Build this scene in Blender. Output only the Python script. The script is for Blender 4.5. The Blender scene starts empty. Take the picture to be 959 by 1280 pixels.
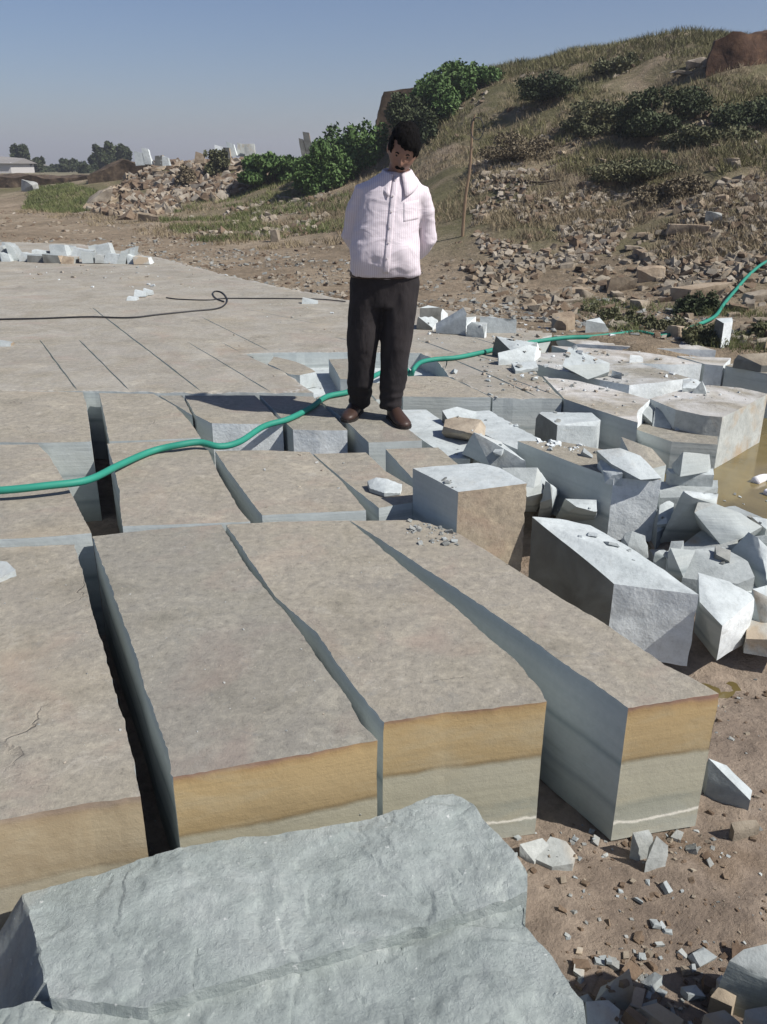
import bpy, bmesh, math, random
import numpy as np
from mathutils import Vector, Matrix, noise, geometry
from mathutils.bvhtree import BVHTree
random.seed(7); rng = np.random.default_rng(7)
S = bpy.context.scene; COL = S.collection
R = math.radians
F = 1065.0; H = 1.47; TH = R(22.2); CT, ST = math.cos(TH), math.sin(TH)

# ---------- survey helpers: a sighted direction turned into a point of the place ----------
def ray(px, py):
    u = (px-479.5)/F; v = (640-py)/F
    return (u, CT+v*ST, -ST+v*CT)
def P(px, py, z=0.0):
    d = ray(px, py); t = (z-H)/d[2]
    return Vector((d[0]*t, d[1]*t, z))
def W(px, py, Y):
    d = ray(px, py); t = Y/d[1]
    return Vector((d[0]*t, Y, H+d[2]*t))
def proj(p):
    cz = p[1]*CT - (p[2]-H)*ST
    cy = p[1]*ST + (p[2]-H)*CT
    return 479.5+F*p[0]/cz, 640-F*cy/cz

# ---------- materials ----------
class NT:
    def __init__(s, name, rough=.85, spec=.3):
        s.m = bpy.data.materials.new(name); s.m.use_nodes = True
        s.t = s.m.node_tree; s.n = s.t.nodes; s.b = s.n['Principled BSDF']
        s.b.inputs['Roughness'].default_value = rough
        s.b.inputs['Specular IOR Level'].default_value = spec
        g = s.n.new('ShaderNodeNewGeometry'); s.pos = g.outputs['Position']; s.geo = g
    def lk(s, a, b):
        if isinstance(a, (int, float)): b.default_value = a
        elif isinstance(a, (tuple, list)): b.default_value = (*a, 1) if len(a) == 3 and b.type == 'RGBA' else a
        else: s.t.links.new(a, b)
    def mapv(s, scale=(1,1,1), vec=None, loc=(0,0,0), rot=(0,0,0)):
        m = s.n.new('ShaderNodeMapping'); s.lk(vec or s.pos, m.inputs[0])
        m.inputs['Scale'].default_value = scale; m.inputs['Location'].default_value = loc; m.inputs['Rotation'].default_value = rot
        return m.outputs[0]
    def noise(s, scale, detail=4, rough=.55, dist=0, vec=None):
        n = s.n.new('ShaderNodeTexNoise'); s.lk(vec or s.pos, n.inputs['Vector'])
        n.inputs['Scale'].default_value = scale; n.inputs['Detail'].default_value = detail
        n.inputs['Roughness'].default_value = rough; n.inputs['Distortion'].default_value = dist
        return n.outputs['Fac']
    def voro(s, scale, feature='F1', out='Distance', vec=None):
        n = s.n.new('ShaderNodeTexVoronoi'); n.feature = feature; s.lk(vec or s.pos, n.inputs['Vector'])
        n.inputs['Scale'].default_value = scale
        return n.outputs[out]
    def ramp(s, fac, stops, interp='LINEAR'):
        n = s.n.new('ShaderNodeValToRGB'); r = n.color_ramp; r.interpolation = interp
        while len(r.elements) < len(stops): r.elements.new(.5)
        for e, (p, c) in zip(r.elements, stops):
            e.position = p; e.color = (*c, 1) if isinstance(c, (tuple, list)) else (c, c, c, 1)
        s.lk(fac, n.inputs[0]); return n.outputs[0]
    def mix(s, fac, a, b, mode='MIX'):
        n = s.n.new('ShaderNodeMix'); n.data_type = 'RGBA'; n.blend_type = mode
        s.lk(fac, n.inputs[0]); s.lk(a, n.inputs[6]); s.lk(b, n.inputs[7]); return n.outputs[2]
    def math(s, op, a, b=0.0, clamp=False):
        n = s.n.new('ShaderNodeMath'); n.operation = op; n.use_clamp = clamp
        s.lk(a, n.inputs[0]); s.lk(b, n.inputs[1]); return n.outputs[0]
    def sep(s, vec=None):
        n = s.n.new('ShaderNodeSeparateXYZ'); s.lk(vec or s.pos, n.inputs[0]); return n.outputs
    def attr(s, name):
        n = s.n.new('ShaderNodeAttribute'); n.attribute_name = name; return n.outputs['Fac']
    def rand(s):
        return s.n.new('ShaderNodeObjectInfo').outputs['Random']
    def bump(s, h, strength=.4, dist=.02):
        n = s.n.new('ShaderNodeBump'); n.inputs['Strength'].default_value = strength; n.inputs['Distance'].default_value = dist
        s.lk(h, n.inputs['Height']); s.lk(n.outputs[0], s.b.inputs['Normal'])
    def col(s, c): s.lk(c, s.b.inputs['Base Color']); return s.m

def chips(k, c, colour=(.62,.64,.62), lo=.50):
    f = k.math('MULTIPLY', k.ramp(k.attr('wear'), [(.30, 0), (.75, 1)]), k.ramp(k.noise(26, 3), [(lo, 0), (lo+.08, 1)]))
    return k.mix(f, c, colour)

def m_weathered(name='weathered_bed_face', dust=0.0, tint=(1,1,1)):
    k = NT(name, .88, .25)
    a = k.ramp(k.noise(3.2, 7, .62, .6), [(.30, (.215,.205,.172)), (.45, (.285,.270,.228)), (.55, (.268,.256,.222)), (.70, (.345,.325,.272))])
    b = k.ramp(k.noise(28, 10, .8), [(.30, (.50,.50,.50)), (.44, (.90,.90,.90)), (.55, (1.06,1.06,1.05)), (.70, (1.42,1.40,1.36))])
    c = k.mix(1, a, b, 'MULTIPLY')
    c = k.mix(k.ramp(k.noise(1.7, 4, .6, 1.2), [(.54, 0), (.70, .45)]), c, (.30,.235,.20))       # pinkish patches
    c = k.mix(k.ramp(k.noise(5.3, 6, .75, 1.5), [(.58, 0), (.68, .45)]), c, (.205,.212,.205))     # bluish film
    c = k.mix(k.ramp(k.noise(1.1, 3), [(.58, 0), (.75, .5)]), c, (.36,.31,.23))
    c = k.mix(k.ramp(k.noise(7, 9, .82, .4), [(.56, 0), (.64, .40)]), c, (.42,.405,.36))                 # ochre tinge
    sp = k.ramp(k.noise(60, 4, .7), [(.68, 0), (.74, .6)])
    c = k.mix(sp, c, (.55,.54,.52))
    dk = k.ramp(k.noise(41, 5, .75), [(.27, .6), (.36, 0)])
    c = k.mix(dk, c, (.10,.09,.085))
    if dust:
        c = k.mix(k.ramp(k.noise(2.3, 5, .65, .8), [(.38, dust), (.62, 0)]), c, (.58,.60,.61))
    c = k.mix(1, c, (.99,.98,.965) if tint == (1,1,1) else tint, 'MULTIPLY')
    c = k.mix(1, c, k.ramp(k.rand(), [(0, (.90,.91,.92)), (.5, (1.02,1.0,.98)), (1, (1.08,1.05,1.03))]), 'MULTIPLY')
    c = k.mix(k.ramp(k.noise(.9, 8, .7, 1.0), [(.50, 0), (.54, .16), (.60, .16), (.66, 0)]), c, (.16,.15,.14))
    c = chips(k, c, (.58,.58,.55), .47)
    dv = k.n.new('ShaderNodeVectorMath'); dv.operation = 'ADD'; nz = k.n.new('ShaderNodeTexNoise'); nz.inputs['Scale'].default_value = 3.5; nz.inputs['Detail'].default_value = 6; k.lk(k.pos, nz.inputs['Vector'])
    ml = k.n.new('ShaderNodeVectorMath'); ml.operation = 'SCALE'; k.lk(nz.outputs['Color'], ml.inputs[0]); ml.inputs['Scale'].default_value = .55; k.lk(k.pos, dv.inputs[0]); k.lk(ml.outputs[0], dv.inputs[1])
    cr = k.voro(1.9, 'DISTANCE_TO_EDGE', vec=dv.outputs[0])
    ck = k.math('MULTIPLY', k.ramp(cr, [(.0, 1), (.012, 0)]), k.ramp(k.noise(1.3, 3), [(.58, 0), (.66, 1)]))
    c = k.mix(k.math('MULTIPLY', ck, .55), c, (.12,.10,.08))
    k.bump(k.math('SUBTRACT', k.math('ADD', k.noise(14, 10, .78), k.math('MULTIPLY', k.noise(2.5, 4), 1.5)), k.math('MULTIPLY', ck, .6)), .6, .016)
    return k.col(c)
def m_sawn(name='sawn_stone_face'):
    k = NT(name, .8, .3); z = k.sep()[2]
    st = k.noise(1, 5, .6, .3, k.mapv((.35,.35,16)))
    c = k.ramp(st, [(.3, (.39,.43,.425)), (.5, (.44,.48,.475)), (.7, (.48,.515,.50))])
    c = k.mix(k.ramp(k.noise(1, 3, .5, .2, k.mapv((.5,.5,7))), [(.62, 0), (.66, .4), (.70, 0)]), c, (.20,.225,.225))
    zz = k.math('MULTIPLY', k.math('ADD', z, k.math('MULTIPLY', k.math('SUBTRACT', k.noise(1.8, 3), .5), .03)), -2.0)
    c = k.mix(1, c, k.ramp(zz, [(0, (1,1,1)), (.38, (1,1,1)), (.42, (.62,.66,.68)), (.46, (.95,.95,.95)), (.70, (.92,.94,.95)), (.74, (.58,.62,.65)), (.80, (.80,.82,.82)), (1, (.70,.70,.66))]), 'MULTIPLY')
    c = k.mix(k.ramp(k.noise(1.4, 4), [(.5, 0), (.7, .4)]), c, (.37,.375,.325))
    c = k.mix(k.noise(35, 6, .7), k.mix(1, c, (.85,.85,.85), 'MULTIPLY'), k.mix(1, c, (1.12,1.12,1.12), 'MULTIPLY'))
    c = chips(k, c)
    k.bump(k.math('ADD', k.noise(1, 6, .6, 0, k.mapv((3,3,60))), k.noise(22, 6, .7)), .3, .008)
    return k.col(c)
def m_ochre(dull=0, name='ochre_banded_face'):
    k = NT(name, .8, .3); z = k.sep()[2]
    wob = k.math('MULTIPLY', k.math('SUBTRACT', k.noise(2.2, 4, .6), .5), .07)
    d = k.math('MULTIPLY', k.math('ADD', z, wob), -2.0)      # 0 at the top .. 1 at half a metre down
    c = k.ramp(d, [(0, (.22,.135,.10)), (.03, (.33,.225,.11)), (.07, (.375,.275,.14)), (.22, (.36,.272,.145)), (.375, (.31,.235,.125)), (.395, (.22,.17,.095)), (.41, (.26,.235,.165)), (.425, (.345,.33,.255)), (.70, (.335,.325,.25)), (.74, (.26,.265,.215)), (.80, (.30,.305,.25)), (1, (.37,.375,.32))])
    f = k.noise(1, 6, .65, .4, k.mapv((1.2,1.2,42)))
    c = k.mix(1, c, k.ramp(f, [(.3, (.93,.93,.93)), (.5, (1,1,1)), (.7, (1.04,1.04,1.03))]), 'MULTIPLY')
    c = k.mix(k.ramp(k.noise(3.1, 4, .6, .5, k.mapv((1,1,3))), [(.50, 0), (.70, .45)]), c, (.37,.33,.23))
    seam = k.math('ABSOLUTE', k.math('SUBTRACT', k.math('MULTIPLY', k.math('ADD', z, k.math('MULTIPLY', k.math('SUBTRACT', k.noise(6, 5, .7), .5), .05)), -2.0), .86))
    c = k.mix(k.ramp(seam, [(.004, .85), (.016, 0)]), c, (.72,.70,.62))
    c = k.mix(k.ramp(k.noise(24, 4, .7), [(.70, 0), (.76, .6)]), c, (.62,.56,.42))
    if dull: c = k.mix(dull, c, k.mix(k.ramp(k.noise(6, 6, .7, .6), [(.4, 0), (.6, 1)]), (.25,.215,.16), (.36,.32,.24)))
    c = chips(k, c, (.55,.50,.42), .52)
    k.bump(k.math('ADD', k.math('MULTIPLY', k.noise(1, 6, .6, 0, k.mapv((4,4,50))), .4), k.noise(26, 8, .75)), .4, .008)
    return k.col(c)
def m_fresh(name='fresh_split_stone', base=(.45,.49,.495), lo=(.36,.40,.405), tan=0.0):
    k = NT(name, .82, .3)
    f = k.noise(2.6, 7, .65, .8)
    c = k.ramp(f, [(.3, lo), (.55, base), (.75, tuple(min(1, x*1.16) for x in base))])
    c = k.mix(k.ramp(k.noise(1, 4, .6, .4, k.mapv((1.5,9,9), rot=(.3,.2,.9))), [(.52, 0), (.66, .45)]), c, tuple(x*.72 for x in base))
    c = k.mix(k.ramp(k.noise(30, 5, .75), [(.3, .35), (.5, 0)]), c, tuple(x*.6 for x in lo))
    c = k.mix(1, c, k.ramp(k.noise(13, 9, .8), [(.3, (.80,.80,.80)), (.5, (1,1,1)), (.68, (1.08,1.08,1.08))]), 'MULTIPLY')
    c = k.mix(k.ramp(k.noise(1.3, 6, .7, 1.4), [(.57, 0), (.66, .30)]), c, (.34,.31,.25))
    if tan: c = k.mix(k.ramp(k.noise(1.9, 4, .6, .8), [(.5, 0), (.6, tan)]), c, (.36,.28,.19))
    c = chips(k, c, (.66,.68,.68), .50)
    k.bump(k.math('ADD', k.noise(9, 8, .68), k.math('MULTIPLY', k.noise(50, 4, .6), .3)), .38, .02)
    return k.col(c)
def m_boulder():
    k = NT('rough_greenish_stone', .85, .25)
    c = k.ramp(k.noise(3.5, 8, .62, 1.0), [(.28, (.195,.222,.213)), (.44, (.272,.308,.296)), (.58, (.315,.35,.338)), (.72, (.395,.425,.41))])
    c = k.mix(k.ramp(k.noise(7, 7, .72, .6), [(.56, 0), (.66, .4)]), c, (.36,.395,.37))
    c = k.mix(k.ramp(k.noise(2.1, 3, .5, .6), [(.62, 0), (.74, .55)]), c, (.36,.31,.24))
    c = k.mix(1, c, k.ramp(k.noise(19, 9, .8), [(.3, (.84,.85,.85)), (.5, (1.05,1.05,1.05)), (.68, (1.24,1.24,1.22))]), 'MULTIPLY')
    c = k.mix(k.ramp(k.noise(33, 5, .75), [(.26, .55), (.36, 0)]), c, (.14,.15,.15))
    c = k.mix(k.ramp(k.noise(48, 3, .6), [(.68, 0), (.72, .7)]), c, (.62,.64,.62))
    c = chips(k, c, (.60,.62,.60), .50)
    c = k.mix(k.math('MULTIPLY', k.ramp(k.noise(2.6, 6, .8, .5), [(.58, 0), (.70, .6)]), k.ramp(k.noise(20, 6, .8), [(.45, 0), (.6, 1)])), c, (.50,.53,.51))
    k.bump(k.math('ADD', k.noise(5.5, 10, .66, .25), k.math('MULTIPLY', k.noise(24, 9, .78), .55)), .75, .03)
    return k.col(c)
def m_wet_shaded():
    k = NT('damp_and_shaded_face', .55, .5)  # damp on the big tilted block; on other blocks shade painted into the sides
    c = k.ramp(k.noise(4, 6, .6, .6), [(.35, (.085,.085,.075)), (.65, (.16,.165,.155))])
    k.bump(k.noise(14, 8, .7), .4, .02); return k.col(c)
def m_tanrock(name='brown_rock', a=(.15,.115,.085), b=(.30,.245,.18), c_=(.40,.35,.28)):
    k = NT(name, .92, .2)
    rnd = k.ramp(k.rand(), [(0, (.75,.74,.72)), (1, (1.25,1.22,1.2))])
    c = k.ramp(k.noise(4, 7, .65, .5), [(.3, a), (.5, b), (.72, c_)])
    c = k.mix(1, c, rnd, 'MULTIPLY')
    k.bump(k.noise(10, 8, .7), .6, .03); return k.col(c)
def m_dirt():
    k = NT('damp_brown_dirt', .9, .2)
    c = k.ramp(k.noise(2.2, 8, .65, .7), [(.3, (.20,.158,.122)), (.5, (.305,.245,.19)), (.72, (.39,.32,.25))])
    c = k.mix(k.ramp(k.noise(14, 8, .75), [(.35, .5), (.55, 0)]), c, (.095,.075,.062))
    c = k.mix(k.ramp(k.noise(40, 5, .7), [(.62, 0), (.72, .5)]), c, (.33,.28,.23))
    c = k.mix(k.ramp(k.noise(1.3, 4, .6, .6), [(.55, 0), (.70, .6)]), c, (.22,.15,.085))
    k.bump(k.math('ADD', k.noise(5, 10, .7, .4), k.math('MULTIPLY', k.noise(30, 8, .75), .5)), .9, .04); return k.col(c)
def m_terrain():
    k = NT('dry_hill_soil', .95, .1)
    c = k.ramp(k.noise(.55, 8, .65, .5), [(.3, (.19,.15,.105)), (.5, (.28,.222,.158)), (.7, (.37,.305,.225))])
    c = k.mix(k.ramp(k.noise(5, 9, .75), [(.35, .55), (.55, 0)]), c, (.10,.085,.06))
    c = k.mix(k.ramp(k.noise(9, 6, .7), [(.58, 0), (.66, .65)]), c, (.40,.35,.28))
    gz = k.ramp(k.sep()[2], [(.05, 0), (.45, 1)])
    c = k.mix(k.math('MULTIPLY', k.ramp(k.noise(.33, 6, .7, .8), [(.40, 0), (.56, .75)]), gz), c, (.095,.098,.042))
    y = k.sep()[1]
    c = k.mix(k.ramp(k.math('MULTIPLY', y, .005), [(.22, 0), (.6, .7)]), c, (.20,.19,.13))
    k.bump(k.math('ADD', k.noise(2.2, 9, .7), k.math('MULTIPLY', k.noise(14, 7, .75), .4)), 1.0, .12); return k.col(c)
def m_plain(name, colr, rough=.8, var=.25, scale=8, spec=.3, bump=.0):
    k = NT(name, rough, spec)
    c = k.mix(k.noise(scale, 5, .6), tuple(x*(1-var) for x in colr), tuple(min(1, x*(1+var)) for x in colr))
    if bump: k.bump(k.noise(scale*2, 6, .6), bump, .01)
    return k.col(c)
def m_leaf(name, a, b, c3, scale=.9):
    k = NT(name, .7, .25)
    c = k.ramp(k.noise(scale, 5, .7), [(.3, a), (.5, b), (.7, c3)])
    k.lk(.35, k.b.inputs['Roughness']) if False else None
    return k.col(c)
M = dict(top=m_weathered(), topd=m_weathered('dusty_bed_face', .75), bed=m_weathered('quarry_bed_face', .15, (.95,.94,.925)),
         side=m_sawn(), ochre=m_ochre(), ochredull=m_ochre(.55, 'dull_ochre_face'), fresh=m_fresh(), white=m_fresh('pale_split_stone', (.56,.60,.61), (.47,.51,.52)),
         bright=m_fresh('sunlit_split_stone', (.66,.70,.705), (.57,.61,.62)), paletop=m_fresh('dimmed_split_stone', (.44,.48,.485), (.36,.40,.405)), tanface=m_weathered('brown_pitted_face', 0, (1.10,.99,.88)),  # bright and paletop: sunlit and dimmed copies of one split stone
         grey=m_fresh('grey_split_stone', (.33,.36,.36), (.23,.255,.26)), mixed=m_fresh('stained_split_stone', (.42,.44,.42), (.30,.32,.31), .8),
         boulder=m_boulder(), wet_shaded=m_wet_shaded(), tan=m_tanrock(), palerock=m_tanrock('pale_rock', (.16,.135,.105), (.27,.235,.185), (.40,.36,.29)),
         dirt=m_dirt(), soil=m_terrain(), redcliff=m_tanrock('dark_red_earth', (.035,.022,.016), (.085,.05,.034), (.15,.09,.055)),
         bank=m_tanrock('dark_earth', (.03,.024,.018), (.075,.056,.04), (.15,.115,.08)))

# ---------- object helpers ----------
def tag(o, label=None, cat=None, group=None, kind=None):
    for k_, v in (('label', label), ('category', cat), ('group', group), ('kind', kind)):
        if v: o[k_] = v
    if label and not kind: o['kind'] = 'thing'
    return o
def link(name, me, mats=(), parent=None, origin=None):
    if origin is not None: me.transform(Matrix.Translation(-Vector(origin)))
    for m in mats: me.materials.append(M[m] if isinstance(m, str) else m)
    o = bpy.data.objects.new(name, me); COL.objects.link(o)
    if origin is not None: o.location = origin
    if parent is not None:
        o.parent = parent
        if origin is not None: o.location = Vector(origin)-parent.location
    return o
def base_of(me):
    c = np.empty(len(me.vertices)*3); me.vertices.foreach_get('co', c); c = c.reshape(-1, 3)
    return Vector(((c[:,0].min()+c[:,0].max())/2, (c[:,1].min()+c[:,1].max())/2, c[:,2].min()))
def empty(name, loc):
    o = bpy.data.objects.new(name, None); COL.objects.link(o); o.location = loc; o.empty_display_size = .2
    return o
def refine(bm, t, it=7):
    bmesh.ops.triangulate(bm, faces=[f for f in bm.faces if len(f.verts) > 3])
    for _ in range(it):
        es = [e for e in bm.edges if e.calc_length() > t]
        if not es: break
        bmesh.ops.subdivide_edges(bm, edges=es, cuts=1, use_grid_fill=True)
        bmesh.ops.triangulate(bm, faces=[f for f in bm.faces if len(f.verts) > 3])
def roughen(bm, amp, freq, chip, cfreq=13, wear=True, ang=32, micro=0.0):
    bm.normal_update()
    sharp = {}
    for e in bm.edges:
        if len(e.link_faces) == 2 and e.calc_face_angle(0) > R(ang):
            e.smooth = False
            n = (e.link_faces[0].normal+e.link_faces[1].normal)
            for v in e.verts: sharp[v] = sharp.get(v, Vector())+n
        elif len(e.link_faces) == 2: e.smooth = True
    lay = bm.verts.layers.float.new('wear')
    off = {}
    for v in bm.verts:
        d = noise.noise_vector(v.co*freq)*amp
        if micro: d += v.normal*noise.fractal(v.co*freq*3.3, 1.0, 2.0, 4)*micro
        if v in sharp:
            n = sharp[v].normalized(); c = max(0, noise.noise(v.co*cfreq)+.08)+.5*max(0, noise.noise(v.co*cfreq*2.7)-.1)+1.6*max(0, noise.noise(v.co*cfreq*.45+Vector((9,3,1)))-.28)
            d -= n*c*chip; v[lay] = 1.0
        off[v] = d
    for v, d in off.items(): v.co += d
    for f in bm.faces: f.smooth = True
def tomesh(bm, name):
    me = bpy.data.meshes.new(name); bm.to_mesh(me); bm.free(); return me
def inpoly(x, y, poly):
    c = np.zeros(len(x), bool); n = len(poly)
    for i in range(n):
        x1, y1 = poly[i]; x2, y2 = poly[(i+1)%n]
        if y1 == y2: continue
        k_ = ((y1 > y) != (y2 > y)) & (x < (x2-x1)*(y-y1)/(y2-y1)+x1); c ^= k_
    return c
DIRS = []
def resample(pts, t, jit=.0, closed=True):
    out = []
    n = len(pts)
    DIRS.clear()
    for i in range(n if closed else n-1):
        a, b = pts[i], pts[(i+1) % n]; L = (b-a).length; k = max(1, int(L/t))
        for j in range(k): out.append(a.lerp(b, j/k)); DIRS.append(b-a)
    if not closed: out.append(pts[-1])
    if jit:
        out = [p+Vector((*noise.noise_vector(p*5).xy, 0))*min(jit*.4, .02)+Vector((*noise.noise_vector(p*21).xy, 0))*jit*.35+Vector((*noise.noise_vector(p*55).xy, 0))*min(jit, .008)*.45 for p in out]
    return out

def mapm(ms): return tuple({'white': 'bright' if i else 'paletop'}.get(m, m) for i, m in enumerate(ms))  # white stone: sunlight painted into the sides as bright, tops dimmed to paletop
def slab(name, label, poly, zt=0.0, zb=-.5, mats=('top','side','side','side'), cat='stone block', t=.09, te=.035, amp=.006, chip=.012,
         group='sawn stone blocks on the quarry floor', skew=(0,0), jit=.006, tilt=None, kind=None, parent=None, micro=.0012):
    """a sawn block; mats = top, left/back, front, right"""
    pts = [P(x, y, zt) for x, y in poly]
    A = sum(pts[i].x*pts[(i+1)%len(pts)].y-pts[(i+1)%len(pts)].x*pts[i].y for i in range(len(pts)))
    if A < 0: pts.reverse()
    base = resample(pts, te, 0); pts = resample(pts, te, jit)
    bm = bmesh.new()
    top = [bm.verts.new(p+Vector((0,0,(tilt(p) if tilt else 0)))) for p in pts]
    mid = [bm.verts.new((p.x, p.y, zt-.035-.02*max(0, noise.noise(p*6)))) for p in base]
    bot = [bm.verts.new((p.x+skew[0], p.y+skew[1], zb)) for p in base]
    f = bm.faces.new(top); f.material_index = 0
    bmesh.ops.triangulate(bm, faces=[f])
    f = bm.faces.new(bot[::-1]); f.material_index = 1
    n = len(pts); big = list(DIRS)
    for i in range(n):
        j = (i+1) % n
        d = big[i]; nx, ny = d.y, -d.x
        L = math.hypot(nx, ny) or 1; nx /= L; ny /= L
        for qa in ((top[i], mid[i], mid[j], top[j]), (mid[i], bot[i], bot[j], mid[j])):
            f = bm.faces.new(qa); f.material_index = 2 if ny < -.60 else (3 if nx > .5 else 1)
    bmesh.ops.recalc_face_normals(bm, faces=bm.faces)
    refine(bm, t); roughen(bm, amp, 1.7, chip, micro=micro)
    me = tomesh(bm, name); o = link(name, me, mapm(mats), parent, base_of(me))
    if kind: tag(o, kind=kind)
    elif parent is None: tag(o, label, cat, group)
    return o

def crumble(T, rs_, chip):
    out = []; n = len(T)
    for i, p in enumerate(T):
        a, b = T[i-1], T[(i+1) % n]
        if rs_.random() < .45:
            k1 = rs_.uniform(.3, 1.3)*min(chip,.025)*1.6; k2 = rs_.uniform(.3, 1.3)*min(chip,.025)*1.6; dz = rs_.uniform(.3, 1.6)*min(chip,.025)*2
            la, lb = max((a-p).length, .01), max((b-p).length, .01)
            out += [p+(a-p)*min(.4, k1/la), p+(b-p)*min(.4, k2/lb), p-Vector((0,0,dz))]
        else: out.append(p)
    return out
def hullmesh(pts, t, amp, chip, micro, name='rock'):
    bm = bmesh.new()
    for p in pts: bm.verts.new(p)
    r = bmesh.ops.convex_hull(bm, input=bm.verts)
    bad = [g for g in r['geom_interior']+r['geom_unused'] if isinstance(g, bmesh.types.BMVert)]
    if bad: bmesh.ops.delete(bm, geom=list(set(bad)), context='VERTS')
    bmesh.ops.dissolve_limit(bm, angle_limit=R(.4), verts=bm.verts, edges=bm.edges)
    bmesh.ops.recalc_face_normals(bm, faces=bm.faces)
    bm.normal_update()
    return bm
def rock(name, label, tops, zb=-.5, mats=('fresh','fresh','fresh','fresh'), cat='stone block', t=.07, amp=.012, chip=.022, micro=.004, bots=None,
         group='loose broken stone blocks', spread=0.0, parent=None, wetx=None):
    """a broken block: hull of its upper corners (px, py, z) and the same corners let down to zb (or its own lower corners)"""
    T = [P(*a) for a in tops]
    if chip >= .025 and len(tops) <= 6: rs_ = random.Random(sum(a[0] for a in tops)); T = crumble(T, rs_, chip)
    if bots is None:
        c = sum(T, Vector())/len(T)
        B = [Vector((p.x+(p.x-c.x)*spread, p.y+(p.y-c.y)*spread, zb)) for p in T]
    else: B = [P(*a) for a in bots]
    bm = hullmesh(T+B, t, amp, chip, micro)
    for f in bm.faces:
        n = f.normal
        f.material_index = 0 if n.z > .55 else (2 if n.y < -.55 and abs(n.x) < .75 else (3 if n.x > .3 else 1))
    bmesh.ops.remove_doubles(bm, verts=bm.verts, dist=.006)
    refine(bm, t*.8, 8); bmesh.ops.remove_doubles(bm, verts=bm.verts, dist=t*.16); bmesh.ops.dissolve_degenerate(bm, edges=bm.edges, dist=.003); bmesh.ops.recalc_face_normals(bm, faces=bm.faces)
    roughen(bm, amp*.6, 3.1, min(chip, .022)*.8, 17, micro=micro*.6)
    me = tomesh(bm, name); o = link(name, me, mapm(mats), parent, base_of(me))
    return tag(o, label, cat, group) if parent is None else o

# ---------- sky, sun, camera ----------
SUN_EL = R(46); SUN_DIR = Vector((.90, -.43, 0)).normalized()
w = bpy.data.worlds.new('World'); S.world = w; w.use_nodes = True
bg = w.node_tree.nodes['Background']; sk = w.node_tree.nodes.new('ShaderNodeTexSky'); sk.sky_type = 'NISHITA'; sk.sun_disc = False
sk.sun_elevation = SUN_EL; sk.sun_rotation = math.atan2(SUN_DIR.x, SUN_DIR.y); sk.air_density = 1.0; sk.dust_density = .7; sk.ozone_density = 6.0
tn = w.node_tree.nodes.new('ShaderNodeMix'); tn.data_type = 'RGBA'; tn.blend_type = 'MULTIPLY'; tn.inputs[0].default_value = 1; tn.inputs[7].default_value = (1.0,.90,.93,1)
w.node_tree.links.new(sk.outputs[0], tn.inputs[6]); w.node_tree.links.new(tn.outputs[2], bg.inputs[0]); bg.inputs[1].default_value = .062
ld = bpy.data.lights.new('sun', 'SUN'); ld.energy = 4.3; ld.angle = R(.55); ld.color = (1, .955, .89)
lo = bpy.data.objects.new('sun', ld); COL.objects.link(lo)
sd = Vector((SUN_DIR.x*math.cos(SUN_EL), SUN_DIR.y*math.cos(SUN_EL), math.sin(SUN_EL)))
lo.rotation_euler = sd.to_track_quat('Z', 'Y').to_euler(); lo.location = (6, -3, 9)
cd = bpy.data.cameras.new('camera'); cd.sensor_fit = 'VERTICAL'; cd.sensor_height = 36; cd.lens = F/1280*36; cd.clip_end = 3000; cd.clip_start = .02
cam = bpy.data.objects.new('camera', cd); COL.objects.link(cam); cam.location = (0, 0, H); cam.rotation_euler = (math.pi/2-TH, 0, 0); S.camera = cam
S.view_settings.view_transform = 'Standard'; S.view_settings.look = 'None'; S.view_settings.exposure = .55; S.view_settings.gamma = 1

# ---------- terrain ----------
CP = [ # px, py, Y
 (-500,300,19),(-200,300,19),(0,305,18),(100,305,18),(200,318,16),(300,345,13),(400,362,11.6),(520,378,10.3),(620,392,9.3),(720,408,8.4),(800,415,8.0),(880,432,7.5),(960,440,7.3),(1100,440,7.2),
 (-500,260,30),(-200,262,29),(0,265,28.5),(100,268,27),(200,280,22),(300,305,17.5),(400,335,13.5),(520,350,12.2),(650,370,10.8),(750,390,9.7),(850,395,9.1),(960,400,8.6),(1150,400,8.4),
 (578,297,14.6),(480,300,16),(400,290,18.5),(300,262,25),(650,290,13.8),(720,330,12),(800,330,11.6),(880,350,10.4),(960,340,10.4),(1100,330,10.4),
 (600,240,17.5),(680,235,16),(760,250,15),(850,250,13.6),(960,240,13.4),(1100,220,13.4),
 (480,250,21),(400,245,24),(440,215,26),
 (540,200,22),(620,185,20.5),(700,180,19),(780,170,18.4),(880,165,17.0),(960,165,16.6),(1120,150,16.4),
 (560,140,25.5),(640,125,24),(720,115,22.5),(800,105,21.5),(880,100,20),(960,110,19),(1120,90,19),
 (480,178,28),(520,150,28.5),(570,112,28.5),(610,90,28),(680,76,26.8),(730,66,26),(780,55,25.3),(850,48,24.5),(890,50,23.8),(960,50,22.6),(1130,38,22),
 (400,200,29.5),(440,190,29.5),(360,215,30),
 (300,240,28),(300,212,33),(330,205,34),(260,225,32),(240,212,35),(200,235,32),(200,212,36),(150,255,31),(160,228,36),
 (85,238,35),(100,262,30),(40,258,33),(0,245,38),(-150,240,40),(-500,235,42),
]
CZ = [(W(a, b, Y)) for a, b, Y in CP]
def xyz(u, Y, z): return Vector((u*Y, Y, z))
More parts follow.
